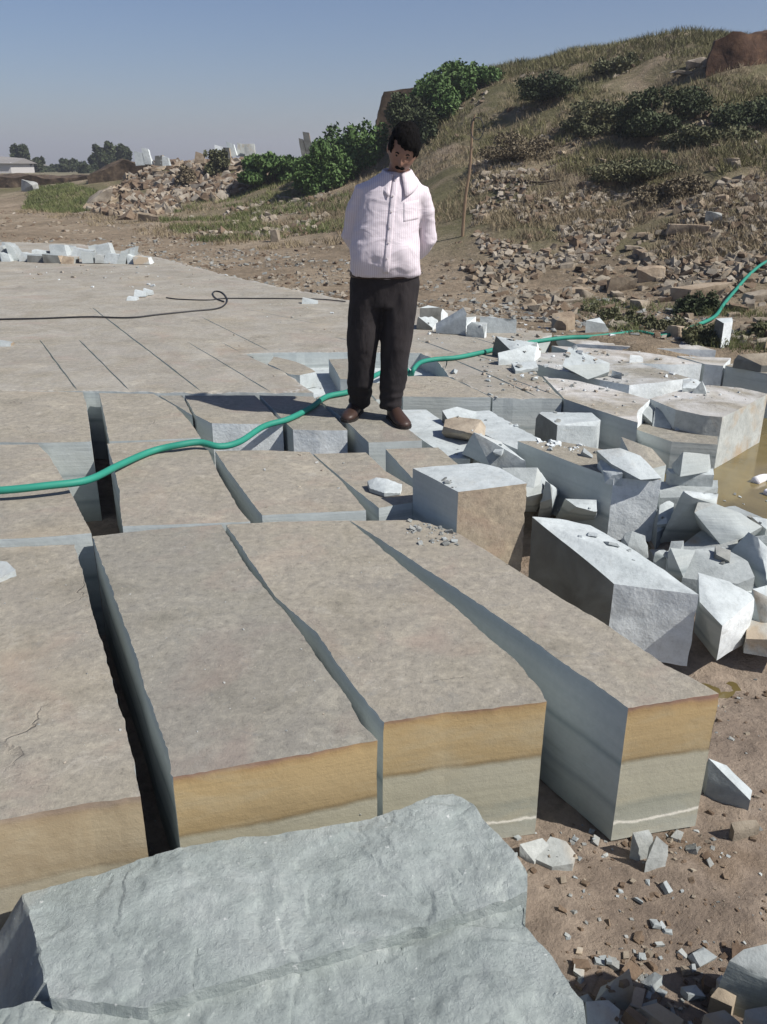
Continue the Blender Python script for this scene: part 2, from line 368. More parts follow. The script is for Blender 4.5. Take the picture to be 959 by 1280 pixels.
# behind the crests and the far plain
for px, py, Y in [(480,178,28),(520,150,28.5),(570,112,28.5),(610,90,28),(680,76,26.8),(730,66,26),(780,55,25.3),(850,48,24.5),(960,50,22.6),(1130,38,22)]:
    p = W(px, py, Y); CZ += [Vector((p.x*(Y+5)/Y, Y+5, p.z*.92)), Vector((p.x*(Y+16)/Y, Y+16, p.z*.35)), Vector((p.x*(Y+40)/Y, Y+40, .5))]
for px, Y, z in [(400,36,1.3),(300,40,1.5),(200,42,1.2),(330,50,.8),(240,55,.7),(100,43,.72),(0,45,.72),(-300,46,.7),(100,60,.7),(0,70,.7),(-400,80,.7),(300,90,.7),(600,90,.6),(900,90,.6),(1400,90,.6),(-900,120,.6),(0,120,.6),(400,140,.6),(1000,150,.5),(1500,150,.5),(-800,350,.4),(0,400,.3),(500,400,.3),(1200,400,.3),(-900,15,0),(1600,9,0),(1600,25,3.5),(1600,40,2.5),(-900,40,.3)]:
    u = (px-479.5)/(F*CT*1.06); CZ.append(Vector((u*Y, Y, z)))
CZ = np.array([tuple(p) for p in CZ])
def tc(x, y): return np.stack([x/y*2.6, np.log(y)*1.6], -1)
Cc = tc(CZ[:,0], CZ[:,1]); n_ = len(Cc)
def Uk(r2): return np.where(r2 > 1e-12, r2*np.log(np.maximum(r2, 1e-12)), 0)
D = ((Cc[:,None]-Cc[None])**2).sum(-1); Kk = Uk(D)+np.eye(n_)*.002; Pm = np.hstack([np.ones((n_,1)), Cc])
A_ = np.block([[Kk, Pm],[Pm.T, np.zeros((3,3))]]); sol = np.linalg.solve(A_, np.concatenate([CZ[:,2], np.zeros(3)]))
def hz_raw(x, y):
    x = np.atleast_1d(x).astype(float); y = np.atleast_1d(y).astype(float)
    q = tc(x, y); out = np.empty(len(x))
    for i in range(0, len(x), 20000):
        qq = q[i:i+20000]; d = ((qq[:,None]-Cc[None])**2).sum(-1)
        out[i:i+20000] = Uk(d)@sol[:n_]+sol[n_]+qq@sol[n_+1:]
    return out
def sstep(t): t = np.clip(t, 0, 1); return t*t*(3-2*t)
def lownoise(x, y):
    r = np.zeros(len(x))
    for i in range(len(x)):
        r[i] = noise.fractal(Vector((x[i]*.55, y[i]*.55, 3.3)), 1.0, 2.0, 4)
    return r
def hz(x, y, rough=True):
    x = np.atleast_1d(x).astype(float); y = np.atleast_1d(y).astype(float)
    z = hz_raw(x, y); u = x/y
    z = np.where(y > 60, np.clip(z, .2, 3), z); z = np.where(y > 130, .5, z)
    if rough:
        amp = np.clip((z-.05)*.16, .012, .22)*np.clip(1.6-y/60, 0, 1)
        z = z + lownoise(x, y)*amp
    z = np.where(y < 19, np.maximum(z, -.03), z)
    Y0 = np.where(u > .3, 6.9, np.where(u > .05, 6.9+(.3-u)*6.8, 8.6))
    k = sstep((y-Y0)/.45)
    return -.5*(1-k)+(z)*k
NU, NY = 300, 300
us = np.linspace(-1.5, 1.35, NU); ys = np.exp(np.linspace(math.log(6.6), math.log(700), NY))
UU, YY = np.meshgrid(us, ys); X = (UU*YY).ravel(); Y = YY.ravel(); Z = hz(X, Y)
def gridmesh(X, Y, Z, nr, nc, name, mat, kind='structure'):
    me = bpy.data.meshes.new(name); idx = np.arange(nr*nc).reshape(nr, nc)
    q = np.stack([idx[:-1,:-1], idx[:-1,1:], idx[1:,1:], idx[1:,:-1]], -1).reshape(-1, 4)
    me.from_pydata(np.stack([X, Y, Z], -1).tolist(), [], q.tolist()); me.polygons.foreach_set('use_smooth', [True]*len(me.polygons)); me.update()
    o = link(name, me, (mat,)); return tag(o, kind=kind)
gridmesh(X, Y, Z, NY, NU, 'terrain', 'soil')
HG = Z.reshape(NY, NU)
def hfast(x, y):
    u = np.clip((x/y-us[0])/(us[1]-us[0]), 0, NU-1.001); v = np.clip((np.log(y)-math.log(6.6))/(math.log(700/6.6)/(NY-1)), 0, NY-1.001)
    i = u.astype(int); j = v.astype(int); a = u-i; b = v-j
    return HG[j,i]*(1-a)*(1-b)+HG[j,i+1]*a*(1-b)+HG[j+1,i]*(1-a)*b+HG[j+1,i+1]*a*b

# near ground of the pit
def pitz(x, y):
    r = -.5+.2*sstep((y-3.3)/1.6)*sstep((x-.55)/.5)
    r = max(r, -.5+.2*sstep((y-3.0)/.6)*sstep((x-1.2)/.25))
    r = r-.10*sstep((x-1.45)/.25)*sstep((y-3.75)/.35)*sstep((7.2-y)/1.2)*sstep((4.9-x)/.7)     # the hollow that holds the water
    r = r-.035*math.exp(-((x-1.35)**2+(y-3.05)**2)/.09)
    return r
gx = np.concatenate([np.linspace(-30,-2.2,15)[:-1], np.linspace(-2.2,4.5,260), np.linspace(4.5,30,14)[1:]])
gy = np.concatenate([np.linspace(-30,-.5,12)[:-1], np.linspace(-.5,7.3,300)])
GX, GY = np.meshgrid(gx, gy); gz = np.array([pitz(a, b)+.016*noise.fractal(Vector((a*2.2, b*2.2, 0)), 1, 2, 5)+.012*noise.fractal(Vector((a*9, b*9, 4)), 1, 2, 4) for a, b in zip(GX.ravel(), GY.ravel())])
gz = np.where((GY.ravel() > 6.9), gz-.12*sstep((GY.ravel()-6.9)/.4), gz)
gridmesh(GX.ravel(), GY.ravel(), gz, len(gy), len(gx), 'ground', 'dirt')
PG = gz.reshape(len(gy), len(gx))
def pz(x, y): return float(PG[np.clip(np.searchsorted(gy, y), 0, len(gy)-1), np.clip(np.searchsorted(gx, x), 0, len(gx)-1)])

# water
k = NT('muddy_water', .10, .5)
k.lk(k.ramp(k.noise(1.6, 5, .6, .6), [(.35, (.10,.078,.030)), (.65, (.19,.148,.062))]), k.b.inputs['Base Color'])
k.bump(k.noise(7, 3, .5), .05, .01); M['water'] = k.m
def sheet(name, pts, z, mat, kind='structure'):
    bm = bmesh.new(); bm.faces.new([bm.verts.new((x, y, z)) for x, y in pts]); me = tomesh(bm, name); return tag(link(name, me, (mat,)), kind=kind)
sheet('puddle_water', [(1.2,3.4),(5,3.4),(5,7.0),(1.2,7.0)], -.345, 'water')
sheet('puddle_water', [(1.0,2.75),(1.7,2.75),(1.7,3.35),(1.0,3.35)], -.536, 'water')

# ---------- quarry bed (still attached rock with saw cuts) ----------
bedpoly = [(-420,489),(-100,489),(0,489),(106,489),(253,490),(391,491),(360,467),(307,442),(341,441),(430,440),(526,441),(545,449),(562,470),(590,484),(617,497),(703,498),(687,483),(676,470),(655,452),(640,440),(655,428),(690,419),(690,413),(650,402),(560,388),(430,374),(300,348),(200,322),(100,305),(0,302),(-300,300)]
cuts = [((49,424),(97,488),.014),((98,424),(162,488),.014),((115,384),(252,489),.016),((234,427),(339,490),.012),((276,427),(300,440),.012),((250,395),(339,440),.012),
 ((309,444),(358,465.5),.03),((520,424),(573,442),.02),((412,420),(500,439),.014),((560,392),(660,420),.012),((556,462),(560,445),.01),((562,447),(672,496),.02),((575,437),(698,478),.016),((585,420),(685,450),.014),((420,395),(520,412),.012),((300,385),(400,405),.008),((628,470),(700,496),.014)]
def quarry_bed():
    out = [P(x, y) for x, y in bedpoly]
    A = sum(out[i].x*out[(i+1)%len(out)].y-out[(i+1)%len(out)].x*out[i].y for i in range(len(out)))
    if A < 0: out.reverse()
    out = resample(out, .06, .008)
    V = [p.xy for p in out]; nb = len(V); E_ = [(i, (i+1) % nb) for i in range(nb)]; slots = []
    for a, b, wd in cuts:
        A, B = P(*a), P(*b); L = resample([A, B], .15, .006, closed=False); d = (B-A).normalized(); nn = Vector((-d.y, d.x, 0))*wd/2
        q = [A]+[p+nn*random.uniform(.6,1.2) for p in L[1:-1]]+[B]+[p-nn*random.uniform(.6,1.2) for p in L[1:-1][::-1]]
        n0 = len(V); E_ += [(n0+i, n0+(i+1) % len(q)) for i in range(len(q))]; slots.append([tuple(p.xy) for p in q]); V += [p.xy for p in q]
    for _ in range(5000):
        yy = math.exp(random.uniform(math.log(5.4), math.log(19))); V.append(Vector((random.uniform(-1, .3)*yy, yy)))
    v2, e2, f2, ov, oe, of = geometry.delaunay_2d_cdt(V, E_, [], 0, 1e-5)
    bm = bmesh.new(); vs = [bm.verts.new((p.x, p.y, .006*noise.noise(Vector((p.x*1.2, p.y*1.2, 0))))) for p in v2]
    C3 = np.array([sum((v2[i] for i in f), Vector((0,0)))/len(f) for f in f2]); op = [tuple(p) for p in V[:nb]]
    keep = inpoly(C3[:,0], C3[:,1], op)
    for q in slots: keep &= ~inpoly(C3[:,0], C3[:,1], q)
    for f, k_ in zip(f2, keep):
        if k_: bm.faces.new([vs[i] for i in f])
    bm.normal_update()
    for f in bm.faces:
        if f.normal.z < 0: f.normal_flip()
    be = [e for e in bm.edges if len(e.link_faces) == 1]; outl = {(round(p.x, 3), round(p.y, 3)) for p in out}
    r = bmesh.ops.extrude_edge_only(bm, edges=be)
    nv = [g for g in r['geom'] if isinstance(g, bmesh.types.BMVert)]
    for v in nv: v.co.z = -.035
    for f in [g for g in r['geom'] if isinstance(g, bmesh.types.BMFace)]: f.material_index = 1
    r = bmesh.ops.extrude_edge_only(bm, edges=[g for g in r['geom'] if isinstance(g, bmesh.types.BMEdge) and all(v in set(nv) for v in g.verts)])
    for v in [g for g in r['geom'] if isinstance(g, bmesh.types.BMVert)]: v.co.z = -.5
    for f in [g for g in r['geom'] if isinstance(g, bmesh.types.BMFace)]: f.material_index = 1
    bmesh.ops.recalc_face_normals(bm, faces=bm.faces)
    bmesh.ops.delete(bm, geom=[v for v in bm.verts if not v.link_faces], context='VERTS')
    lay = bm.verts.layers.float.new('wear')
    for e in be:
        for v in e.verts:
            if (round(v.co.x, 3), round(v.co.y, 3)) in outl: v[lay] = .5; v.co.z -= max(0, noise.noise(v.co*9))*.012
    o = link('quarry_floor', tomesh(bm, 'quarry_floor'), ('bed','side')); tag(o, kind='structure')
quarry_bed()
# shallow pale floor of the recess where blocks were lifted
slab('recess_floor', None, [(325,438),(600,438),(600,478),(520,505),(395,500),(350,470)], -.13, -.5, ('white','side','side','side'), t=.2, kind='structure', te=.1)
slab('stone_slab', 'thin wedge of grey weathered slab lying on the pale recess floor left of the man', [(343,446),(372,452),(396,465),(375,469),(362,468),(335,455)], -.01, -.125, ('top','fresh','fresh','fresh'), cat='stone slab', group='loose broken stone blocks', te=.05, jit=.02)

# ---------- sawn blocks ----------
OC = ('top','side','ochre','side')
slab('stone_block', 'front row block at the far left with a cracked near corner and dull ochre front', [(-120,688),(0,684),(93,681),(112,750),(136,838),(156,911),(167,953),(175,995),(110,1004),(40,1018),(-120,1050)], 0, -.5, ('top','side','ochredull','side'), t=.055, te=.016, chip=.030, jit=.009)
slab('stone_block', 'front row block beside the widest saw gap, ochre front face, curved left side', [(115,671),(156,667),(215,661),(276,656),(313,713),(355,762),(399,825),(438,875),(451,905),(459,912),(472,925),(370,944),(300,955),(215,971),(211,940),(198,905),(182,864),(168,815),(156,781),(135,725)], 0, -.5, OC, t=.055, te=.016, chip=.030, jit=.009)
slab('stone_block', 'middle front row block with deep ochre front and a notched front left corner', [(282,656),(350,652),(437,650),(500,705),(570,760),(640,820),(672,856),(683,877),(560,890),(480,902),(459,877),(428,838),(396,791),(344,744),(313,699)], 0, -.5, OC, t=.055, te=.016, chip=.030, jit=.009)
slab('stone_block', 'narrow front row block at the right, standing free with its blue grey left side showing', [(438,650),(525,650),(575,668),(657,720),(750,776),(830,832),(870,852),(898,868),(785,885),(740,853),(705,830),(655,792),(580,742),(480,677)], 0, -.5, OC, t=.055, te=.016, chip=.030, jit=.009)
G = ('top','side','side','side')
slab('stone_block', 'second row block at the left edge under the green hose with a broken right edge', [(-160,560),(0,556),(47,555),(62,570),(81,601),(97,632),(108,655),(114,667),(60,671),(0,674),(-160,684)], 0, -.5, G, t=.08, te=.025)
slab('stone_block', 'second row block crossed by the green hose, right of the dark gap', [(134,554),(185,552),(240,551),(261,563),(275,595),(300,638),(312,652),(230,656),(153,659),(149,614),(144,590)], 0, -.5, G, t=.08, te=.025)
slab('stone_block', 'wide second row block with chipped white spots along its front edge', [(269,564),(330,563),(387,565),(425,599),(458,637),(400,640),(327,644),(300,608)], 0, -.5, G, t=.08, te=.025)
slab('stone_block', 'second row block carrying a single pale loose stone', [(392,567),(457,565),(482,588),(516,608),(518,627),(474,634),(430,600)], 0, -.5, G, t=.08, te=.025)
slab('stone_block', 'short weathered block between the man and the upright pale block', [(482,561),(548,560),(572,580),(606,606),(530,612)], 0, -.5, G, t=.08, te=.025)
slab('stone_block', 'third row block at the far left above the hose', [(-60,490),(3,489),(103,490),(108,504),(112,530),(114,551),(60,553),(0,553),(-60,554)], 0, -.5, G, t=.08, te=.03)
slab('stone_block', 'third row block right of the dark gap, touched by the shadow of the man', [(124,491),(192,492),(219,507),(238,527),(250,547),(190,550),(137,551),(131,520)], 0, -.5, G, t=.08, te=.03)
slab('stone_block', 'small triangular splinter block at the tip of the shadow of the man', [(199,494),(228,494),(241,519),(222,507)], 0, -.5, G, t=.08, te=.03)
Fr = ('top','side','white','side')
slab('stone_block', 'third row block with pale front face, crossed by the shadow and the hose', [(231,494),(318,494),(340,516),(354,530),(300,530),(265,529),(244,518)], 0, -.5, Fr, t=.08, te=.03)
slab('stone_block', 'third row block with pale front face, left of the shoes of the man', [(324,494),(392,496),(412,515),(434,538),(400,538),(367,537),(345,516)], 0, -.5, Fr, t=.08, te=.03)
slab('stone_block', 'grey block the man stands on', [(395,497),(425,490),(457,489),(476,507),(503,530),(528,551),(495,552),(461,553),(430,524)], 0, -.5, G, t=.08, te=.03)
slab('stone_block', 'small square block in the pale recess directly behind the left leg of the man', [(411,449),(447,448),(452,475),(426,474)], 0, -.5, G, t=.08, te=.03)
slab('stone_block', 'dark topped block directly behind the right leg of the man', [(452,480),(486,478),(500,497),(470,499)], -.02, -.5, G, t=.08, te=.03)
slab('stone_block', 'weathered block right of the knees of the man, beside the bend of the hose', [(480,472),(520,470),(560,471),(590,485),(614,497),(560,497),(504,496)], 0, -.5, G, t=.1, te=.04)
Dd = ('topd','side','white','white')
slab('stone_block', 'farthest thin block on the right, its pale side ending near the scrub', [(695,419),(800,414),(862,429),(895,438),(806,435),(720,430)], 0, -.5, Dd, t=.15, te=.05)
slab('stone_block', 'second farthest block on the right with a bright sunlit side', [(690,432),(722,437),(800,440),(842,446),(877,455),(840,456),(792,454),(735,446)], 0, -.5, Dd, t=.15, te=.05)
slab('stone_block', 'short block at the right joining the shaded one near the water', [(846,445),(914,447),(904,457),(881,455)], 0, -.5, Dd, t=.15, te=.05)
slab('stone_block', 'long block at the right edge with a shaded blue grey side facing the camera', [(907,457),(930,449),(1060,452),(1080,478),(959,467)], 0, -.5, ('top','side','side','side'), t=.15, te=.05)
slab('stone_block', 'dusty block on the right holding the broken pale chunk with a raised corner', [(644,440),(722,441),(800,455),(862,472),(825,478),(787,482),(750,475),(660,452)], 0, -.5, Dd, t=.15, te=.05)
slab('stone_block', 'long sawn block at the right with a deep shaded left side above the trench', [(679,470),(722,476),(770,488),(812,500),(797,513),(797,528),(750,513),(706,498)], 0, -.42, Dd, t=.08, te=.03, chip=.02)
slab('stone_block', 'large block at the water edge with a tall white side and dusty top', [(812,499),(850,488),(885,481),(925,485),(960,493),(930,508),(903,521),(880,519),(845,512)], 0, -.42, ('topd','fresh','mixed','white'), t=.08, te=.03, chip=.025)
slab('stone_ledge', 'low grey ledge under the large block at the water edge', [(770,528),(826,530),(896,536),(897,556),(840,552)], -.13, -.42, ('top','side','side','white'), cat='stone ledge', t=.08, te=.03)
rk = rock
rk('stone_lump', 'leftmost grey lump broken from under the dusty top of the large water edge block', [(800,502,-.02),(815,501,-.02),(820,512,-.05),(802,516,-.05)], -.15, ('grey',)*4, 'stone lump', bots=[(798,527,-.13),(818,532,-.13),(815,520,-.13)])
rk('stone_lump', 'rounded middle grey lump under the dusty top of the large water edge block', [(822,505,-.02),(842,507,-.02),(842,516,-.05),(818,514,-.05)], -.13, ('grey',)*4, 'stone lump', bots=[(815,533,-.13),(838,536,-.13),(840,525,-.13)])
rk('stone_lump', 'square grey lump under the front of the large water edge block', [(845,508,-.02),(872,512,-.02),(871,520,-.05),(845,516,-.05)], -.13, ('grey',)*4, 'stone lump', bots=[(843,538,-.13),(866,538,-.13),(868,526,-.13)])
rk('stone_lump', 'rightmost grey lump at the front corner of the large water edge block', [(876,514,-.02),(900,519,-.02),(900,526,-.05),(876,522,-.05)], -.13, ('grey',)*4, 'stone lump', bots=[(872,538,-.13),(896,545,-.13),(898,530,-.13)])

# ---------- loose broken blocks on the right ----------
rk('stone_block', 'upright pale block with a brown pitted front face, in the middle of the quarry', [(573,615,.17),(659,604,.17),(625,585,.17),(597,579,.17),(516,585,.17)], -.5, ('white','side','tanface','fresh'), amp=.006, chip=.02, t=.05)
rk('stone_block', 'big tilted white block with a dark damp left side, lower right', [(665,645,.02),(700,648,0),(738,657,-.04),(806,696,-.09),(874,743,-.13),(825,737,-.13),(766,730,-.13)], -.47, ('white','wet_shaded','white','white'), amp=.014, chip=.035, t=.05, micro=.008)
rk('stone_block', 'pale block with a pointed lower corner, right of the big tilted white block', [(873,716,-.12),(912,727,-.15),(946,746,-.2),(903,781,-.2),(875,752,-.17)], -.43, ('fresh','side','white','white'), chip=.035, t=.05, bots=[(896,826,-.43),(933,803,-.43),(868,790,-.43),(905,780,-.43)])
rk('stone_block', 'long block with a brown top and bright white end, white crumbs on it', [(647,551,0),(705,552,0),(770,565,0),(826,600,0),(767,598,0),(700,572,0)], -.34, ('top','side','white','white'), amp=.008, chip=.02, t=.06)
rk('stone_block', 'pale block with a dark left end, lying right of the tan rounded rock', [(671,514,.0),(740,516,0),(751,525,0),(748,533,-.03),(697,531,0)], -.3, ('fresh','wet_shaded','fresh','fresh'), amp=.01, chip=.025, t=.06)
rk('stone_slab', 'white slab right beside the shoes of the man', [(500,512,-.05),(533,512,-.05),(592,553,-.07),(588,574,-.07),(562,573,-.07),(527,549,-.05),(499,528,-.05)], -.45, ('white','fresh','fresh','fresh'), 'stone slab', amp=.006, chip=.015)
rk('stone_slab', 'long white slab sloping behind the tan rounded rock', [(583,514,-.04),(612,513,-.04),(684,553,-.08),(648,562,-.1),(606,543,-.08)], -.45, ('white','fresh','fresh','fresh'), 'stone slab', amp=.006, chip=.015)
rk('stone_block', 'small block with a black shaded end behind the tan rounded rock', [(553,513,.02),(572,508,.03),(596,514,.0),(590,522,-.02),(562,527,-.02)], -.2, ('fresh','wet_shaded','fresh','fresh'), amp=.01, chip=.025)  # shaded end painted with the dark tone
rk('rounded_rock', 'tan rounded rock lying on the white slabs', [(558,524,.03),(572,521,.04),(602,525,.04),(608,533,.0),(606,546,-.04),(590,541,.02),(556,532,.02),(553,540,-.02)], -.09, ('palerock',)*4, 'rock', bots=[(558,548,-.07),(580,551,-.07),(604,550,-.07)], amp=.02, chip=.02, t=.03)
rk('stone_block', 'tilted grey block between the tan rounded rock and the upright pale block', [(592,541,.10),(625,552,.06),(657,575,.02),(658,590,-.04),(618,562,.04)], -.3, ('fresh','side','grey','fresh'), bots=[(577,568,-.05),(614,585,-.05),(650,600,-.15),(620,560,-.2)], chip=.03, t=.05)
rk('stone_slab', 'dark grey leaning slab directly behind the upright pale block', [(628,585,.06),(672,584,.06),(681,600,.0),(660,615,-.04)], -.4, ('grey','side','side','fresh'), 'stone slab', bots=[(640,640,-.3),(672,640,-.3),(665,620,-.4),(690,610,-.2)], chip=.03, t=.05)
rk('stone_chunk', 'small pale wedge between the leaning slab and the long brown topped block', [(682,601,.0),(691,608,-.02),(684,622,-.1),(675,628,-.12)], -.35, ('fresh','wet_shaded','side','fresh'), 'stone chunk', bots=[(702,615,-.25),(690,645,-.35),(672,650,-.35)], chip=.03, t=.05)
rk('stone_block', 'small white topped block in the shade of the long brown topped block', [(706,624,-.12),(745,626,-.12),(746,640,-.15),(742,640,-.15),(720,634,-.13)], -.4, ('white','side','side','white'), chip=.02, t=.05, bots=[(694,650,-.33),(740,660,-.4),(746,655,-.4),(735,635,-.4)])
rk('stone_chunk', 'rounded pale chunk with a dark cleft, behind the big tilted white block', [(775,668,-.12),(790,664,-.1),(806,670,-.13),(812,690,-.2),(785,682,-.16)], -.42, ('fresh','grey','grey','fresh'), 'stone chunk', chip=.03, t=.04)
rk('stone_chunk', 'ribbed grey chunk at the foot of the white end of the long block', [(826,628,-.12),(842,625,-.12),(840,650,-.2),(822,668,-.25),(818,645,-.2)], -.4, ('fresh','grey','grey','white'), 'stone chunk', chip=.04, t=.04)
rk('stone_slab', 'upright grey slab with a white top edge, leaning beside the long block end', [(851,613,.05),(870,615,.04),(898,616,.02),(896,625,.0),(866,622,.03)], -.4, ('white','side','side','mixed'), 'stone slab', bots=[(822,682,-.33),(870,684,-.33),(895,660,-.4),(860,640,-.4)], chip=.03, t=.05)
rk('stone_slab', 'large flat rounded slab with an ochre stain, propped up at the right', [(872,627,.0),(895,629,.0),(925,640,-.04),(952,657,-.1),(930,670,-.14),(905,684,-.2),(880,650,-.08),(868,640,-.04)], -.25, ('mixed','side','side','mixed'), 'stone slab', bots=[(872,660,-.2),(900,690,-.28),(925,682,-.28),(950,670,-.2)], chip=.02, t=.05)
rk('stone_slab', 'pale slab behind the ochre stained slab at the right edge', [(940,645,-.1),(975,650,-.1),(985,668,-.15),(957,660,-.12)], -.3, ('fresh','side','side','white'), 'stone slab', chip=.02)
rk('stone_block', 'tilted triangular block at the right edge with a white right face', [(936,664,-.08),(948,672,-.09),(985,712,-.2),(962,735,-.25),(945,700,-.2),(912,690,-.2)], -.4, ('white','side','side','white'), bots=[(915,705,-.3),(958,733,-.38),(985,735,-.4),(950,690,-.4)], chip=.03)
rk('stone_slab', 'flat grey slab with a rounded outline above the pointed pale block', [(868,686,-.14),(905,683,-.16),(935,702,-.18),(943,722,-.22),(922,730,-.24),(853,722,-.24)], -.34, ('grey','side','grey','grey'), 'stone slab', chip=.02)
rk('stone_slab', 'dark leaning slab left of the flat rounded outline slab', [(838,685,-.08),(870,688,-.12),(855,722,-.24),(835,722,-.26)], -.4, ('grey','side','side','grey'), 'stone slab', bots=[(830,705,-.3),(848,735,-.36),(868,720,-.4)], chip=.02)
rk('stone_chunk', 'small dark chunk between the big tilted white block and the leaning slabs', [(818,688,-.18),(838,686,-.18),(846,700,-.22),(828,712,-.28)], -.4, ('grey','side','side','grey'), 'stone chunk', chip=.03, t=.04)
rk('stone_chunk', 'pale chunk at the right edge beside the pointed block', [(940,736,-.2),(975,728,-.2),(985,755,-.24),(955,765,-.28),(944,752,-.26)], -.42, ('fresh','side','mixed','fresh'), 'stone chunk', chip=.03)
rk('stone_slab', 'flat muddy slab at the right edge below the pale chunk', [(935,774,-.33),(985,768,-.33),(990,800,-.33),(934,798,-.36)], -.43, ('mixed',)*4, 'stone slab', chip=.02)
rk('stone_slab', 'broken blue grey slab resting on the far end of the long block', [(746,563,.10),(775,560,.12),(800,570,.09),(826,598,.02),(800,600,.02),(764,580,.06)], -.02, ('fresh','grey','grey','fresh'), 'stone slab', bots=[(748,580,.0),(775,597,.0),(815,602,.0)], chip=.02, t=.04)
rk('stone_chunk', 'pale rounded chunk below the broken blue grey slab', [(748,574,.05),(762,574,.06),(778,592,.03),(757,597,.0)], -.04, ('fresh',)*4, 'stone chunk', chip=.03, t=.04)
rk('stone_slab', 'pinkish brown topped slab leaning in the shaded trench', [(777,546,.0),(815,560,-.03),(833,581,-.1),(815,585,-.1),(790,572,-.05)], -.3, ('top','side','side','grey'), 'stone slab', chip=.02)
rk('stone_slab', 'long grey slab lying across under the pyramid shaped chunk', [(822,602,-.12),(897,600,-.12),(898,610,-.13),(860,622,-.15),(825,622,-.15)], -.3, ('grey','side','grey','fresh'), 'stone slab', chip=.02)
rk('stone_slab', 'dark bottom slab under the pyramid shaped chunk', [(833,585,-.04),(892,586,-.04),(893,594,-.06),(870,598,-.08),(838,592,-.06)], -.13, ('fresh','grey','grey','fresh'), 'stone slab', chip=.02, t=.04)
rk('stone_chunk', 'pyramid shaped chunk on top of a small stack of slabs near the water', [(854,565,.09),(888,568,.05),(889,584,-.03),(863,584,-.02),(840,580,-.02)], -.05, ('fresh','grey','side','fresh'), 'stone chunk', chip=.02, t=.04)
# chunks on the far slabs
rk('stone_chunk', 'dark ended chunk propped against another one beside the hose on the bed', [(620,420,.16),(645,428,.13),(672,428,.13),(668,436,.08),(642,438,.08),(616,436,.05)], -.0, ('white','wet_shaded','grey','white'), 'stone chunk', chip=.03, t=.05)
rk('stone_chunk', 'pale lower chunk propped against the dark ended chunk', [(644,436,.11),(672,428,.12),(676,440,.04),(668,450,.02),(646,455,.0),(624,447,.06),(623,441,.09)], -.0, ('white','fresh','fresh','white'), 'stone chunk', chip=.03, t=.05)
rk('stone_slab', 'thin flat slab lying just below the two propped chunks', [(640,453,.05),(670,451,.05),(673,459,.03),(645,463,.03)], -.0, ('white','grey','grey','white'), 'stone slab', chip=.02)
rk('stone_chunk', 'pale chunk with a raised left corner on the dusty right hand block', [(711,434,.2),(719,438,.17),(735,446,.12),(763,453,.11),(762,464,.05),(736,470,.02),(703,457,.1)], 0, ('white','grey','side','white'), 'stone chunk', chip=.03, t=.05, bots=[(706,462,.02),(735,474,0),(760,470,0),(725,460,0)])
rk('stone_chunk', 'left one of two small chunks on the dusty block near the water', [(854,474,.05),(868,473,.06),(878,477,.04),(872,486,.02),(853,485,.03)], -.0, ('fresh','grey','grey','fresh'), 'stone chunk', chip=.02, t=.03)
rk('stone_chunk', 'right one of two small chunks on the dusty block, pointed top', [(877,476,.09),(882,485,.02),(883,493,.0),(864,492,.0),(868,488,.02)], -.0, ('fresh','grey','grey','fresh'), 'stone chunk', chip=.02, t=.03)
rk('stone_chunk', 'small white chunk on the far right block', [(788,443,.07),(800,444,.06),(804,447,.04),(798,450,.02),(787,449,.03)], -.0, ('white',)*4, 'stone chunk', chip=.02, t=.03)
rk('stone_chunk', 'small chunk beside the raised corner chunk on the dusty block', [(766,462,.05),(778,466,.05),(776,471,.01),(764,470,.01)], -.0, ('white','grey','grey','white'), 'stone chunk', chip=.02, t=.03)
rk('stone_slab', 'rough brown capped slab at the far right edge beside the scrub', [(918,444,.1),(960,441,.12),(990,446,.1),(990,456,.05),(952,457,.05),(935,452,.04)], -.0, ('palerock','wet_shaded','wet_shaded','white'), 'stone slab', chip=.03)
# row of blocks behind the man, right
for lab, T, mt in [
 ('dark ended white block at the left end of the group behind the man', [(525,385,.2),(535,381,.22),(552,384,.2),(560,392,.12),(540,394,.12)], ('white','wet_shaded','wet_shaded','white')),  # dark left and front are painted shade, also on the next block
 ('shaded block under the dark ended white block behind the man', [(521,396,.12),(540,395,.12),(548,400,.08),(541,410,.02),(523,407,.03)], ('white','wet_shaded','wet_shaded','white')),
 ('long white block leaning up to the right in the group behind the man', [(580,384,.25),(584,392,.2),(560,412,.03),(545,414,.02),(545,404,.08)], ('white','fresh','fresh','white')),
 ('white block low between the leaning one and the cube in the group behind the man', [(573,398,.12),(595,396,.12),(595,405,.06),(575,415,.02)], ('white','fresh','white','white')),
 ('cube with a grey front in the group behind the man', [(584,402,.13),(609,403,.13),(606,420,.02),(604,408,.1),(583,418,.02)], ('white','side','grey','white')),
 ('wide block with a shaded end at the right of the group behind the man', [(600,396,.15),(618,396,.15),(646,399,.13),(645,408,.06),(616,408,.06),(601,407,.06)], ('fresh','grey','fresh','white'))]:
    rk('stone_block', lab, T, 0, mt, chip=.03, t=.06)
rk('stone_block', 'dark brown block standing alone at the back edge of the bed', [(690,392,.15),(718,389,.17),(719,400,.1),(708,402,.1),(690,400,.1)], 0, ('tan','wet_shaded','tan','tan'), chip=.03)
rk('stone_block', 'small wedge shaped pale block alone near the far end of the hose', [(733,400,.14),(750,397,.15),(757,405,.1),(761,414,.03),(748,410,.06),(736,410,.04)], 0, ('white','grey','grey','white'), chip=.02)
rk('stone_block', 'white upright block among the scrub at the right below the hose', [(895,398,.22),(915,397,.22),(916,402,.2),(905,404,.2)], -.02, ('white','wet_shaded','white','white'), chip=.02)
